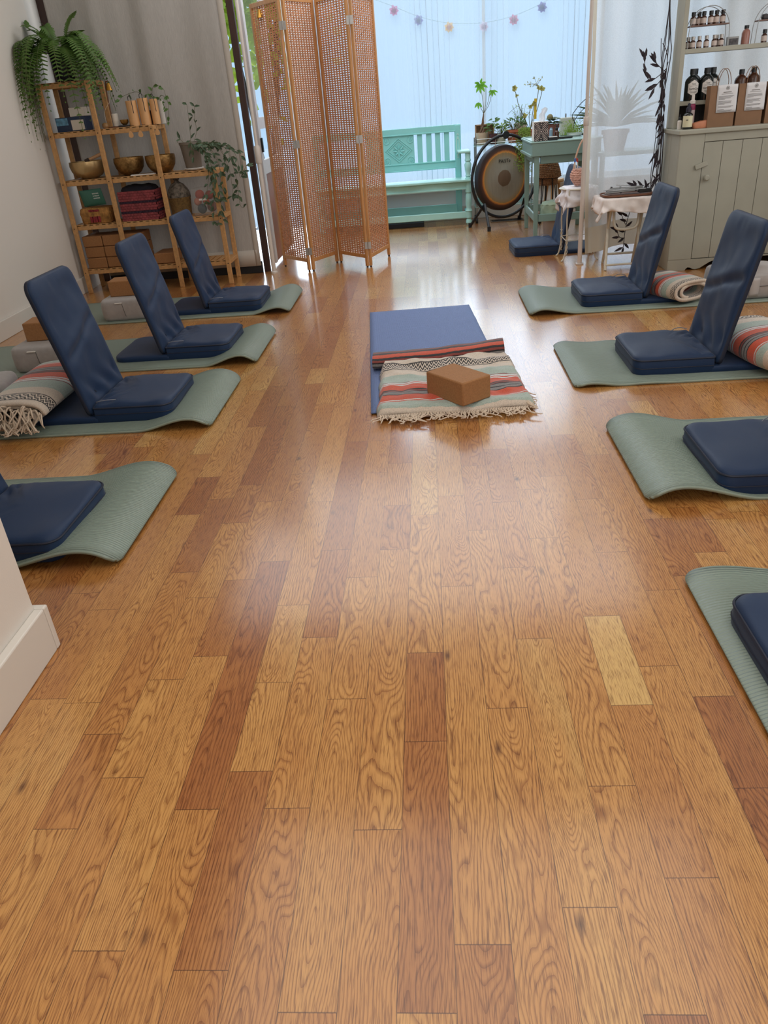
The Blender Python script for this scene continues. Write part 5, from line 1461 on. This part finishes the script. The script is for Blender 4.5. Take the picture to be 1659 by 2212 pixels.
# ================================================================ white pole and sheer curtain dividing the room
m_polew = mat('off white pole', (206, 196, 188), .4)
t = thing('tension_pole', 'white tension pole standing at the left edge of the sheer divider curtain', 'pole', (1.078, 5.70, 0))
MB().bb((-.026, -.022, 0), (.026, .022, .010)).lathe([(.0165, .01), (.0155, .03), (.0155, .90)], (0, 0, 0), 20).build('lower_tube', m_polew, t, bevel=.002)
MB().lathe([(.0155, .895), (.019, .90), (.019, .945), (.0165, .95)], (0, 0, 0), 20).build('collar', m_polew, t)
MB().lathe([(.0115, .95), (.0115, 2.79)], (0, 0, 0), 16).build('upper_tube', m_polew, t)
m_sheer2 = mat('white slub voile', (232, 234, 234), .95, var=(200, .07), bump=(200, .4), stretch=(2, 2, .8), transl=.78, trans=.24, spec=.1)
t = thing('divider_curtain', 'white sheer curtain hanging from the pole to behind the cabinet shelves', 'curtain', (1.9, 5.76, .05))
def dcf(u, v):
    x = 1.095 + 1.85 * u
    hem = .06 + .16 * max(0, 1 - abs(x - 1.33) / .16) * 0 + .05 * min(1, max(0, (x - 1.12) / .25))
    gather = .022 * sin(u * 62 + 2 * nz(u * 6, v)) * (.4 + .6 * abs(nz(u * 5, 3))) + .012 * nz(u * 20, v * 2)
    return (x + .03 * (1 - v) ** 6 * (1 - u) ** 8 + .01 * nz(u * 10, v * 3), 5.755 + gather - .02 * math.exp(-u * 20) * v, hem + (2.42 - hem) * v)
MB().grid(dcf, 260, 30).build('cloth', m_sheer2, t, w=True, smooth=80)
m_hem2 = mat('double voile hem', (222, 214, 196), .95, bump=(220, .3), transl=.5, trans=.05)
MB().grid(lambda u, v: Vector(dcf(u, v * .075)) + Vector((0, -.003, 0)), 160, 3).build('bottom_hem', m_hem2, t, w=True, smooth=80)
MB().grid(lambda u, v: Vector(dcf(.014 * u, v)) + Vector((0, -.003, 0)), 3, 24).build('side_hem', m_hem2, t, w=True, smooth=80)
# plants standing behind it
t = pot('spiky_plant', 1.62, 7.25, .62, .08, .11, .16, m_terrab, 'spiky plant seen as a shadow through the sheer divider curtain', rim=.03)
lf = MB(); rnd = random.Random(17)
for k in range(46):
    a = rnd.uniform(0, 2 * pi); el = rnd.uniform(.1, 1.4); lf.leaf((1.62, 7.25, .80), (cos(a) * cos(el), sin(a) * cos(el) * .6, sin(el)), (0, -.5, 1), rnd.uniform(.25, .42), .032, .2, .25)
lf.build('leaves', m_darkleaf, t, w=True, smooth=0)
t = thing('plant_stand', 'wooden plant stand carrying the spiky plant behind the sheer divider', 'stand', (1.62, 7.25, 0))
MB().bb((1.47, 7.10, .585), (2.1, 7.45, .618)).build('top', m_sage, t, w=True, smooth=0, bevel=.004)
for x in (1.50, 2.06):
    for y in (7.13, 7.42): MB().bb((x - .018, y - .018, 0), (x + .018, y + .018, .585)).build('leg', m_sage, t, w=True, smooth=0)

# ================================================================ small tables
m_cream = mat('cream enamelled metal', (196, 190, 174), .4, var=(30, .08))
m_cloth = mat('white lawn cloth with faded pink print', (222, 212, 206), .9, var=(14, .10), bump=(120, .15))
tb = thing('side_table', 'folding metal side table draped in a crumpled white cloth beside the cabinet', 'table', (1.33, 5.56, 0))
for x in (1.225, 1.435):
    MB().tube([(x - .02, 5.43, 0), (x + .03, 5.66, .44)], .0095, 10).build('leg', m_cream, tb, w=True)
    MB().tube([(x + .015, 5.69, 0), (x + .01, 5.47, .44)], .0095, 10).build('leg', m_cream, tb, w=True)
b = MB().tube([(1.208, 5.44, .035), (1.418, 5.44, .035)], .007, 8); b.build('cross_bar', m_cream, tb, w=True)
MB().tube([(1.24, 5.685, .062), (1.45, 5.685, .062)], .008, 8).build('cross_bar', m_cream, tb, w=True)
MB().tube(poly([(1.255, 5.505, .44), (1.257, 5.50, .33), (1.268, 5.495, .275), (1.30, 5.492, .258), (1.37, 5.492, .258), (1.41, 5.495, .275), (1.422, 5.50, .33), (1.424, 5.505, .44)], 6), .010, 10).build('u_brace', m_cream, tb, w=True)
MB().bb((1.17, 5.43, .44), (1.51, 5.70, .455)).build('top', m_cream, tb, w=True, smooth=0, bevel=.004)
def drape(x0, x1, y0, y1, zt, ov, seed):
    def f(u, v):
        X = x0 - ov + (x1 - x0 + 2 * ov) * u; Y = y0 - ov + (y1 - y0 + 2 * ov) * v
        ox = max(x0 - X, X - x1, 0); oy = max(y0 - Y, Y - y1, 0); d = sqrt(ox * ox + oy * oy)
        cx, cy = min(max(X, x0), x1), min(max(Y, y0), y1)
        fl = d * (.20 + .45 * nz(X * 16, Y * 16, seed)) + (.008 if d > 0 else 0)
        k = 1 / d if d > 1e-6 else 0
        return (cx + (X - cx) * k * fl, cy + (Y - cy) * k * fl, zt - d * .92 * (1 + .35 * nz(X * 5, Y * 5, seed + 2)) + .003 * nz(X * 20, Y * 20, seed))
    return f
o = MB().grid(drape(1.165, 1.515, 5.425, 5.705, .461, .10, 3), 60, 50).build('tablecloth', m_cloth, solid=.002, smooth=80)
tag(o, 'crumpled white cloth draped over the folding metal table', 'tablecloth')
t = thing('tool_tray', 'wooden tray heaped with folded grey metal music stands on the cloth', 'tray', (1.34, 5.56, .464))
MB().pad(resample(rrect(-.165, .165, -.10, .10, .05), 48), [(.96, 0), (1, .004), (1.0, .014), (.97, .014), (.94, .006), (.02, .006)]).build('tray', mat('walnut tray', (112, 72, 50), .5), t)
m_alu = mat('grey aluminium', (168, 170, 170), .4, .45)
def stand_parts(seed, y0, z0, name, label):
    rnd = random.Random(seed)
    s = thing('music_stand', label, 'music stand', (1.34, 5.56 + y0, z0), group='folded music stands')
    b = MB()
    for k in range(6):
        a = rnd.uniform(-.12, .12); y = rnd.uniform(-.035, .035); x0, x1 = rnd.uniform(-.165, -.10), rnd.uniform(.08, .165)
        b.beam((x0, y - a * .1, .006 + .006 * k), (x1, y + a * .15, .008 + .0065 * k + rnd.uniform(-.004, .008)), .012, .005)
    b.build('folded_arms', m_alu, s, smooth=0, bevel=.001)
    b = MB()
    for k in range(8): b.lathe([(0, 0), (.007, 0), (.007, .006), (0, .006)], (rnd.uniform(-.14, .14), rnd.uniform(-.04, .04), .012 + .004 * k), 10)
    b.build('rivets', mat('dark rivet', (70, 70, 72), .4, .7), s)
    return s
stand_parts(2, -.03, .472, 'a', 'folded grey music stand at the front of the tray')
s2 = stand_parts(5, .035, .476, 'b', 'folded grey music stand at the back of the tray, one arm sticking up')
MB().beam((-.06, 0, .05), (.13, .01, .032), .010, .004).build('raised_arm', m_alu, s2, smooth=0)
tag(MB().bb((1.405, 5.475, .482), (1.485, 5.52, .505)).build('black_clip', m_black, smooth=0, bevel=.003), 'black plastic block lying among the metal music stands', 'block')
tl = thing('side_table', 'small wire legged table with white lace cloth left of the white pole', 'table', (1.09, 5.95, 0))
for x, y in ((1.0, 5.83), (1.2, 5.83), (1.0, 6.07), (1.2, 6.07)):
    MB().tube(poly([(x + .02 * (1.1 - x) * 5, y, .485), (x, y, .30), (x + .004, y, .14), (x - .012 * (1 if x < 1.1 else -1), y, .03), (x - .035 * (1 if x < 1.1 else -1), y - .01, .004)], 5), .0055, 8).build('leg', m_cream, tl, w=True)
    tw = MB()
    for ph in (0, pi): tw.tube([(x + .003 + .006 * cos(k * .8 + ph), y + .006 * sin(k * .8 + ph), .04 + .008 * k) for k in range(20)], .0035, 5)
    tw.build('twisted_wire', m_cream, tl, w=True)
MB().tube([(1.0, 5.83, .145), (1.2, 5.83, .145), (1.2, 6.07, .145), (1.0, 6.07, .145)], .004, 6, closed=True).build('stretcher_ring', m_cream, tl, w=True)
MB().lathe([(0, .485), (.135, .485), (.14, .49), (.135, .495), (0, .495)], (0.005, 0, 0), 40).build('top', m_cream, tl)
o = MB().grid(drape(1.0, 1.19, 5.85, 6.04, .500, .13, 8), 50, 50).build('tablecloth', mat('white lace cloth', (224, 222, 226), .9, bump=(160, .3), var=(40, .05)), solid=.002, smooth=80)
tag(o, 'white lace cloth hanging over the wire legged table', 'tablecloth')
t = thing('wicker_basket', 'little pink and white wicker basket with a tall handle left of the white pole', 'basket', (1.10, 5.94, .503))
braid([(.025 + .038 * sin(pi * (k + .6) / 9.5), .010 + .0135 * k) for k in range(8)], (1.10, 5.94, .503), mat('pink white wicker', (206, 162, 146), .8, var=(60, .35)), 'body', t)
MB().tube(poly([(1.05, 5.94, .60), (1.065, 5.94, .70), (1.10, 5.94, .79), (1.14, 5.94, .80), (1.155, 5.94, .60)], 6), .006, 8).build('handle', mat('pale cane', (212, 176, 150), .6), t, w=True)
for x, c, lab in ((1.062, (70, 110, 190), 'blue topped felt pen standing in the wicker basket'), (1.078, (190, 60, 56), 'red topped felt pen standing in the wicker basket')):
    p_ = thing('felt_pen', lab, 'pen', (x, 5.93, .60)); MB().tube([(0, 0, 0), (-.005, 0, .06)], .0045, 8).build('barrel', m_white, p_); MB().tube([(-.005, 0, .06), (-.007, 0, .085)], .006, 8).build('cap', mat('pen %d' % c[0], c, .4), p_)

# ================================================================ white cabinet and hutch
m_cab = mat('off white chalk paint', (162, 161, 147), .6, var=(6, .05))
m_cabd = mat('cabinet shadow gap', (60, 56, 50), .8)
cab = thing('cupboard', 'off white painted cupboard with plank door and scalloped foot', 'cabinet', (2.15, 5.46, 0))
cpart = lambda n, *b_, m=m_cab, bevel=.003, root=cab: part(n, m, *b_, bevel=bevel, root=root)
fp = [(1.58, 0), (1.695, 0), (1.702, .010), (1.712, .018), (1.728, .016), (1.745, .006), (1.765, .003), (1.79, .008), (1.82, .026), (1.85, .044), (1.89, .058), (1.95, .062)]
fr_ = fp + [(4.33 - x, z) for x, z in fp[::-1]]
MX = Matrix.Translation((0, 5.30, 0)) @ Matrix.Rotation(pi / 2, 4, 'X')
MB().prism(fr_ + [(2.75, .07), (1.58, .07)], 0, .02, MX).build('scalloped_foot', m_cab, cab, w=True, smooth=0)
cpart('front_stile', ((1.58, 5.28, .07), (1.729, 5.30, .82)))
cpart('front_stile', ((2.56, 5.28, .07), (2.75, 5.30, .82)))
cpart('front_rail', ((1.729, 5.28, .772), (2.56, 5.30, .82)))
cpart('side_panel', ((1.58, 5.30, 0), (1.60, 5.47, .82)))
cpart('side_panel', ((1.58, 5.472, 0), (1.60, 5.64, .82)))
cpart('side_panel', ((2.73, 5.30, 0), (2.75, 5.64, .82)))
cpart('back_panel', ((1.60, 5.62, 0), (2.73, 5.64, .82)), m=m_cabd)
cpart('counter', ((1.565, 5.262, .82), (2.765, 5.655, .846)), bevel=.005)
door = cpart('door', *[((a + .0012, 5.283, .074), (c - .0012, 5.299, .769)) for a, c in zip((1.731, 1.844, 1.963, 2.081, 2.2, 2.32, 2.44), (1.844, 1.963, 2.081, 2.2, 2.32, 2.44, 2.558))], bevel=.0015)
cpart('inner_backing', ((1.72, 5.30, .07), (2.56, 5.304, .775)), m=m_cabd)
kb = MB().lathe([(0, 0), (.008, 0), (.008, .012), (.018, .018), (.019, .026), (.012, .033), (0, .034)], seg=20, M=Matrix.Translation((1.762, 5.284, .566)) @ Matrix.Rotation(pi / 2, 4, 'X'))
kb.build('knob', m_cab, door, w=True)
lt = MB().box(None, (.075, .014, .030), M=Matrix.Translation((1.722, 5.273, .640)) @ Matrix.Rotation(radians(-18), 4, 'Y'))
lt.build('latch', m_cab, cab, w=True, smooth=0, bevel=.004)
hu = thing('shelf_hutch', 'open off white shelves standing on the cupboard top', 'shelf', (2.15, 5.55, .847))
hpart = lambda n, *b_, m=m_cab: part(n, m, *b_, bevel=.002, root=hu)
hpart('side', ((1.585, 5.47, .847), (1.612, 5.63, 2.30)))
hpart('side', ((2.72, 5.47, .847), (2.747, 5.63, 2.30)))
hpart('shelf_board', ((1.612, 5.475, .974), (2.72, 5.63, .998)))
hpart('shelf_board', ((1.612, 5.475, 1.256), (2.72, 5.63, 1.281)))
hpart('shelf_board', ((1.612, 5.475, 1.66), (2.72, 5.63, 1.685)))
hpart('top', ((1.585, 5.47, 2.30), (2.747, 5.63, 2.325)))
hpart('back_board', ((1.612, 5.622, .847), (2.72, 5.63, .974)), m=mat('dark grey backing', (62, 58, 56), .8))

m_lab = mat('cream label paper', (198, 184, 176), .7)
m_labw = mat('white label paper', (216, 212, 206), .7)
m_capk = mat('black cap', (22, 26, 28), .4)
m_caps = mat('silver cap', (176, 172, 168), .4, .5)
def small_bottle(x, y, z, cap, label, r=.0165, h=.07, group=None):
    t = thing('oil_bottle', label, 'bottle', (x, y, z), group=group)
    MB().lathe([(0, 0), (r, 0), (r, h * .56), (r * .75, h * .64), (r * .5, h * .67), (r * .5, h * .72)], (0, 0, 0), 18).build('glass', m_amber, t)
    MB().lathe([(r * 1.02, h * .12), (r * 1.03, h * .13), (r * 1.03, h * .5), (r * 1.02, h * .51)], (0, 0, 0), 18, cap=False).build('paper_label', m_lab, t)
    MB().lathe([(0, h * .69), (r * .72, h * .69), (r * .75, h * .98), (r * .68, h), (0, h)], (0, 0, 0), 16).build('cap', cap, t)
    return t
OR = ('first', 'second', 'third', 'fourth', 'fifth', 'sixth', 'seventh')
def arch_stand(x0, x1, z, label):
    t = thing('wire_stand', label, 'stand', ((x0 + x1) / 2, 5.545, z))
    hw = (x1 - x0) / 2
    for y in (-.035, .035):
        MB().tube([(hw * .98 * cos(a), y, .075 + .14 * sin(a)) if a is not None else None for a in [pi * k / 24 for k in range(25)]] , .0022, 6).tube([(hw * .98, y, .075), (hw, y, 0)], .0022, 6).tube([(-hw * .98, y, .075), (-hw, y, 0)], .0022, 6).build('wire_arch', m_alu, t)
    MB().bb((-hw * .93, -.037, .113), (hw * .93, .037, .120)).build('plank', mat('brown plank', (112, 84, 72), .6), t, smooth=0)
    return t
arch_stand(1.632, 1.878, 1.282, 'arched wire stand with brown plank on the left of the upper hutch shelf')
for i, x in enumerate((1.66, 1.70, 1.722, 1.764, 1.797, 1.834)):
    small_bottle(x, 5.535 + (.02 if i == 1 else 0), 1.4025, m_capk, 'little amber bottle with black cap on the wire stand plank, %s from the left' % OR[i], group='black capped bottles on the wire stand')
for i, x in enumerate((1.650, 1.667, 1.705, 1.748, 1.795, 1.820, 1.836)):
    small_bottle(x, 5.52 + (.036 if i in (0, 5) else 0), 1.2815, m_caps, 'little amber bottle with silver cap under the wire stand, %s from the left' % OR[i], h=.064, r=.0155, group='silver capped bottles under the wire stand')
t = thing('picture_box', 'small dark framed card standing between wire stand and amber jar', 'box', (1.91, 5.54, 1.2815))
MB().bb((-.034, -.012, 0), (.034, .012, .046)).build('frame', mat('grey card frame', (150, 150, 148), .6), t, smooth=0)
MB().bb((-.024, -.0135, .004), (.03, -.0125, .036)).build('picture', mat('dark print', (70, 66, 68), .6, var=(70, .8)), t, smooth=0)
t = thing('oil_bottle', 'tall reddish bottle with green black cap standing alone on the upper hutch shelf', 'bottle', (1.985, 5.535, 1.2815))
MB().lathe([(0, 0), (.024, 0), (.024, .062), (.018, .074), (.011, .079), (.011, .084)], (0, 0, 0), 20).build('glass', mat('rose amber liquid', (150, 104, 92), .25), t)
MB().lathe([(0, .082), (.0135, .082), (.0135, .099), (0, .10)], (0, 0, 0), 16).build('cap', m_capk, t)
arch_stand(2.035, 2.285, 1.282, 'second arched wire stand cut by the right picture edge')
small_bottle(2.095, 5.53, 1.2815, m_capk, 'little amber bottle with black cap under the second wire stand')
tag(MB().pad(resample(rrect(-.022, .022, -.018, .018, .01), 24), [(.8, 0), (1, .012), (.8, .026), (.1, .03)], lambda x, y, z, s_: .006 * nz(x * 60, y * 60)).build('dark_crystal', mat('dark stone', (42, 36, 38), .5), local=None), 'dark stone lying on the plank of the second wire stand', 'stone').location = (2.09, 5.545, 1.4025)
m_dkglass = mat('black green glass', (20, 26, 26), .12, spec=.6)
def big_bottle(x, y, z, label, s=1.0, m=m_dkglass, lab=True, group='dark hexagon label bottles'):
    t = thing('tonic_bottle', label, 'bottle', (x, y, z), group=group)
    r = .043 * s; h = .175 * s
    MB().lathe([(0, 0), (r * .97, 0), (r, .004), (r, h * .60), (r * .9, h * .68), (r * .6, h * .76), (r * .38, h * .80), (r * .38, h * .84)], (0, 0, 0), 32).build('glass', m, t)
    MB().lathe([(0, h * .83), (r * .43, h * .83), (r * .43, h * .99), (r * .4, h), (0, h)], (0, 0, 0), 24).build('cap', m_capk, t)
    if lab:
        hx = [(0, .085), (.03, .066), (.03, .012), (0, -.006), (-.03, .012), (-.03, .066)]
        b = MB(); n = 12
        def hf(u, v):
            a = (u - .5) * 2; zt = .085 - .022 * abs(a); zb = -.004 + .02 * abs(a)
            ang = a * .78; return ((r + .0008) * sin(ang), -(r + .0008) * cos(ang), .03 + zb + (zt - zb) * v)
        lb = b.grid(hf, 16, 6).build('hexagon_label', m_labw, t)
        text('Tonic', .010, (0, -r - .0014, .092), (pi / 2, 0, 0), m_black, lb)
        text('EarthCle', .0155, (0, -r - .0014, .066), (pi / 2, 0, 0), m_black, lb)
        ln = MB()
        for zz, wd in ((.081, .044), (.052, .042), (.046, .036)): ln.bb((-wd / 2, -r - .0012, zz), (wd / 2, -r - .0009, zz + .0016))
        ln.build('small_print', mat('grey ink', (120, 116, 112), .8), lb, smooth=0)
    return t
big_bottle(1.687, 5.515, .9985, 'dark bottle with hexagonal white label, leftmost on the middle hutch shelf')
big_bottle(1.773, 5.515, .9985, 'dark bottle with hexagonal white label, second from left on the middle hutch shelf')
big_bottle(1.722, 5.59, .9985, 'dark bottle half hidden behind the two leftmost labelled bottles', lab=False)
big_bottle(1.832, 5.585, .9985, 'dark bottle with label partly hidden by the first paper bag handles')
big_bottle(1.995, 5.545, .9985, 'brown bottle behind the second paper bag, left of two', s=.86, m=m_amber, lab=False, group='brown bottles behind the paper bags')
big_bottle(2.065, 5.535, .9985, 'brown bottle behind the second paper bag, right of two', s=.9, m=m_amber, lab=False, group='brown bottles behind the paper bags')
m_kraft = mat('brown kraft paper', (132, 100, 74), .8, var=(12, .08))
def paper_bag(x0, x1, y0, label, sheet=True, tilt=0.0):
    cx = (x0 + x1) / 2; hw = (x1 - x0) / 2
    t = thing('paper_bag', label, 'paper bag', (cx, y0, .8465), tilt, 'kraft paper bags on the cupboard')
    b = MB(); D = .085; H = .226
    def side(P, Q, fold=0):
        return lambda u, v: (P[0] + (Q[0] - P[0]) * u + fold * sin(pi * u) * v, P[1] + (Q[1] - P[1]) * u, H * v)
    b.grid(side((-hw, 0), (hw, 0)), 6, 6).grid(side((hw, 0), (hw - .004, D)), 4, 6).grid(side((hw - .004, D), (-hw + .004, D)), 6, 6).grid(side((-hw + .004, D), (-hw, 0), .012), 6, 6)
    b.bb((-hw + .002, .002, 0), (hw - .002, D - .002, .003))
    b.build('bag', m_kraft, t, smooth=0, solid=.0012)
    for y, dx in ((-.002, 0), (D + .002, .016)):
        MB().tube(poly([(-.035 + dx, y, H - .03), (-.036 + dx, y, H + .02), (-.022 + dx, y, H + .068), (.0 + dx, y, H + .088), (.022 + dx, y, H + .068), (.036 + dx, y, H + .02), (.035 + dx, y, H - .03)], 6), .002, 6).build('handle', mat('brown twisted paper', (128, 98, 74), .8), t)
    if sheet:
        sh = MB().grid(lambda u, v: (-hw + .040 + (2 * hw - .038) * u + .004 * (1 - v), -.0035 - .003 * sin(pi * u), H - .148 + .150 * v), 8, 8).build('info_sheet', mat('white printed sheet', (214, 214, 216), .7), t, solid=.0006, smooth=60)
        pr = MB(); rnd = random.Random(int(x0 * 100)); wd = 2 * hw - .038; xl = -hw + .040
        for k in range(16):
            z = H - .060 - .0055 * k
            if k in (4, 9, 12): continue
            pr.bb((xl + .012, -.0078, z), (xl + .012 + (wd - .026) * (rnd.uniform(.75, 1) if k not in (3, 8, 13) else .4), -.0074, z + .0018))
        pr.bb((xl + wd * .3, -.0078, H - .040), (xl + wd * .7, -.0074, H - .0365)).bb((xl + wd * .22, -.0078, H - .048), (xl + wd * .78, -.0074, H - .0462))
        pr.build('print_lines', mat('grey ink', (120, 116, 112), .8), sh, smooth=0)
        em = MB()
        for k in range(8):
            a = 2 * pi * k / 8; em.tube([(xl + wd * .5 + .006 * cos(a) + .005 * cos(q), -.0072, H - .016 + .006 * sin(a) + .005 * sin(q)) for q in [2 * pi * j / 10 for j in range(10)]], .0004, 4, closed=True)
        em.build('flower_emblem', mat('grey ink', (120, 116, 112), .8), sh)
    return t
paper_bag(1.748, 1.905, 5.335, 'kraft paper bag with printed sheet, leftmost of three on the cupboard')
paper_bag(1.917, 2.072, 5.335, 'kraft paper bag with printed sheet, middle of three on the cupboard')
paper_bag(2.092, 2.25, 5.335, 'kraft paper bag cut by the right picture edge on the cupboard')
t = thing('serum_bottle', 'dark bottle with a cream label and dark dropper at the cupboard corner', 'bottle', (1.637, 5.36, .8465))
MB().lathe([(0, 0), (.027, 0), (.028, .004), (.028, .078), (.022, .088), (.012, .093), (.012, .098)], (0, 0, 0), 24).build('glass', m_dkglass, t)
MB().lathe([(.0286, .012), (.0288, .013), (.0288, .074), (.0286, .075)], (0, 0, 0), 24, cap=False).build('cream_label', mat('cream yellow label', (212, 206, 174), .7), t)
MB().bb((-.018, -.0300, .050), (-.006, -.0290, .054)).build('print', m_black, t, smooth=0)
MB().lathe([(0, .096), (.0155, .096), (.0155, .118), (.009, .122), (.009, .14), (0, .145)], (0, 0, 0), 16).build('dropper', mat('ink blue rubber', (26, 26, 46), .5), t)
t = thing('lotion_bottle', 'slim pale bottle with a magenta band and white pump tip behind the cream labelled bottle', 'bottle', (1.672, 5.41, .8465))
MB().lathe([(0, 0), (.018, 0), (.018, .105), (.018, .105)], (0, 0, 0), 20).build('body', mat('pale mauve plastic', (184, 168, 168), .4), t)
MB().lathe([(.0185, .104), (.0188, .105), (.0188, .13), (.012, .138)], (0, 0, 0), 20).build('magenta_band', mat('magenta print', (140, 52, 88), .4), t)
MB().lathe([(.017, .138), (.017, .155), (.010, .158), (.009, .185), (0, .188)], (0, 0, 0), 16).build('white_tip', m_labw, t)
t = thing('dropper_bottle', 'tiny white labelled bottle with black cap tucked behind the cream labelled bottle', 'bottle', (1.602, 5.405, .8465))
MB().lathe([(0, 0), (.013, 0), (.013, .046), (.008, .052), (0, .052)], (0, 0, 0), 16).build('body', m_labw, t)
MB().lathe([(0, .05), (.009, .05), (.009, .066), (.004, .07), (.004, .084), (0, .085)], (0, 0, 0), 12).build('cap', m_capk, t)
o = MB().pad(resample(rrect(-.046, .046, -.03, .03, .015), 40), [(.9, 0), (1, .008), (1.0, .026), (.95, .035), (.8, .038), (.1, .037)], lambda x, y, z, s_: .006 * (x / .046) * (z / .03) + .003 * nz(x * 50, y * 50)).build('soap', mat('peach soap', (190, 124, 92), .6, var=(20, .1)), smooth=60)
o.location = (1.715, 5.37, .8465); tag(o, 'peach coloured soap bar leaning in front of the first paper bag', 'soap')

# ================================================================ dark vine hanging at the cabinet side
m_vine = mat('dark plum vine', (46, 36, 40), .6, var=(20, .3))
m_vleaf = mat('dark plum leaf', (50, 40, 48), .55, var=(16, .3))
t = thing('hanging_vine', 'dark plum artificial vine hanging down beside the white cupboard', 'garland', (1.535, 5.58, .10))
rnd = random.Random(23); st = MB(); lf = MB()
core = [(1.535, 2.35), (1.525, 1.9), (1.522, 1.551), (1.518, 1.31), (1.54, 1.208), (1.532, 1.003), (1.54, .788), (1.535, .507), (1.52, .38)]
for k in range(9):
    P = []
    for j, (x, z) in enumerate(core):
        sp = .006 if z > 1.35 else (.034 if z > 1.12 else (.014 if z > .95 else .034))
        P.append((min(1.562, x + rnd.uniform(-1, 1) * sp), 5.585 + rnd.uniform(-1, 1) * sp * .7, z + rnd.uniform(-.05, .05)))
    if k > 2: P = P[2 + (k % 3):]
    Q = poly(P, 7); st.tube(Q, .0028 if k < 3 else .0022, 5)
    for q in Q[::3]:
        if q.z < 1.22 and rnd.random() < .7:
            lf.leaf(q, (rnd.uniform(-.7, .25), -.3, rnd.uniform(-1.2, -.2)), (rnd.uniform(-.5, .5), -1, 0), rnd.uniform(.05, .095), .015, .15, .1)
def sprig(P, leaves, L_=.07):
    Q = poly(P, 6); st.tube(Q, .0024, 5)
    for i, dx, dz in leaves: lf.leaf(Q[min(i, len(Q) - 1)], (dx, -.15, dz), (.2, -1, .1), L_ * rnd.uniform(.8, 1.15), .019, .2, .1)
sprig([(1.535, 5.56, 1.19), (1.48, 5.53, 1.15), (1.43, 5.52, 1.13), (1.395, 5.51, 1.17), (1.38, 5.51, 1.25)], [(8, -1, -.25), (11, -.5, .6), (14, -.6, .9), (18, -.35, 1), (22, -.2, 1), (24, .15, 1), (24, -.5, .8)])
sprig([(1.53, 5.56, 1.17), (1.48, 5.52, 1.20), (1.445, 5.51, 1.23)], [(6, -.9, .3), (9, -.7, .7), (12, -.5, .9), (12, -.2, 1)])
sprig([(1.53, 5.56, 1.16), (1.49, 5.53, 1.12), (1.46, 5.52, 1.09)], [(8, -1, -.35), (12, -.9, -.2), (12, -.5, -1)], .08)
sprig([(1.52, 5.58, .46), (1.48, 5.58, .49), (1.44, 5.58, .50), (1.40, 5.575, .515)], [(6, -.3, 1), (10, -.6, .8), (16, -.5, .7), (18, -.9, .4)], .06)
sprig([(1.52, 5.60, .40), (1.44, 5.715, .37), (1.405, 5.715, .30), (1.39, 5.715, .20), (1.385, 5.71, .10)], [(8, -.6, .8), (10, -.4, 1), (12, -.8, .5), (14, -1, .4), (16, .7, .6), (18, -.9, .3), (20, -.7, -.5), (22, .6, -.6), (24, -.9, -.4), (24, -.2, -1)], .065)
sprig([(1.39, 5.715, .25), (1.36, 5.71, .31), (1.345, 5.71, .37)], [(6, -.6, .6), (9, -.4, 1), (12, -.1, 1), (12, -.7, .8)], .07)
sprig([(1.39, 5.71, .16), (1.35, 5.70, .17), (1.33, 5.70, .22)], [(6, -1, .0), (9, -.6, .8), (12, -.2, 1), (12, -.9, .4)], .06)
st.build('stems', m_vine, t, w=True); lf.build('leaves', m_vleaf, t, w=True, smooth=0)
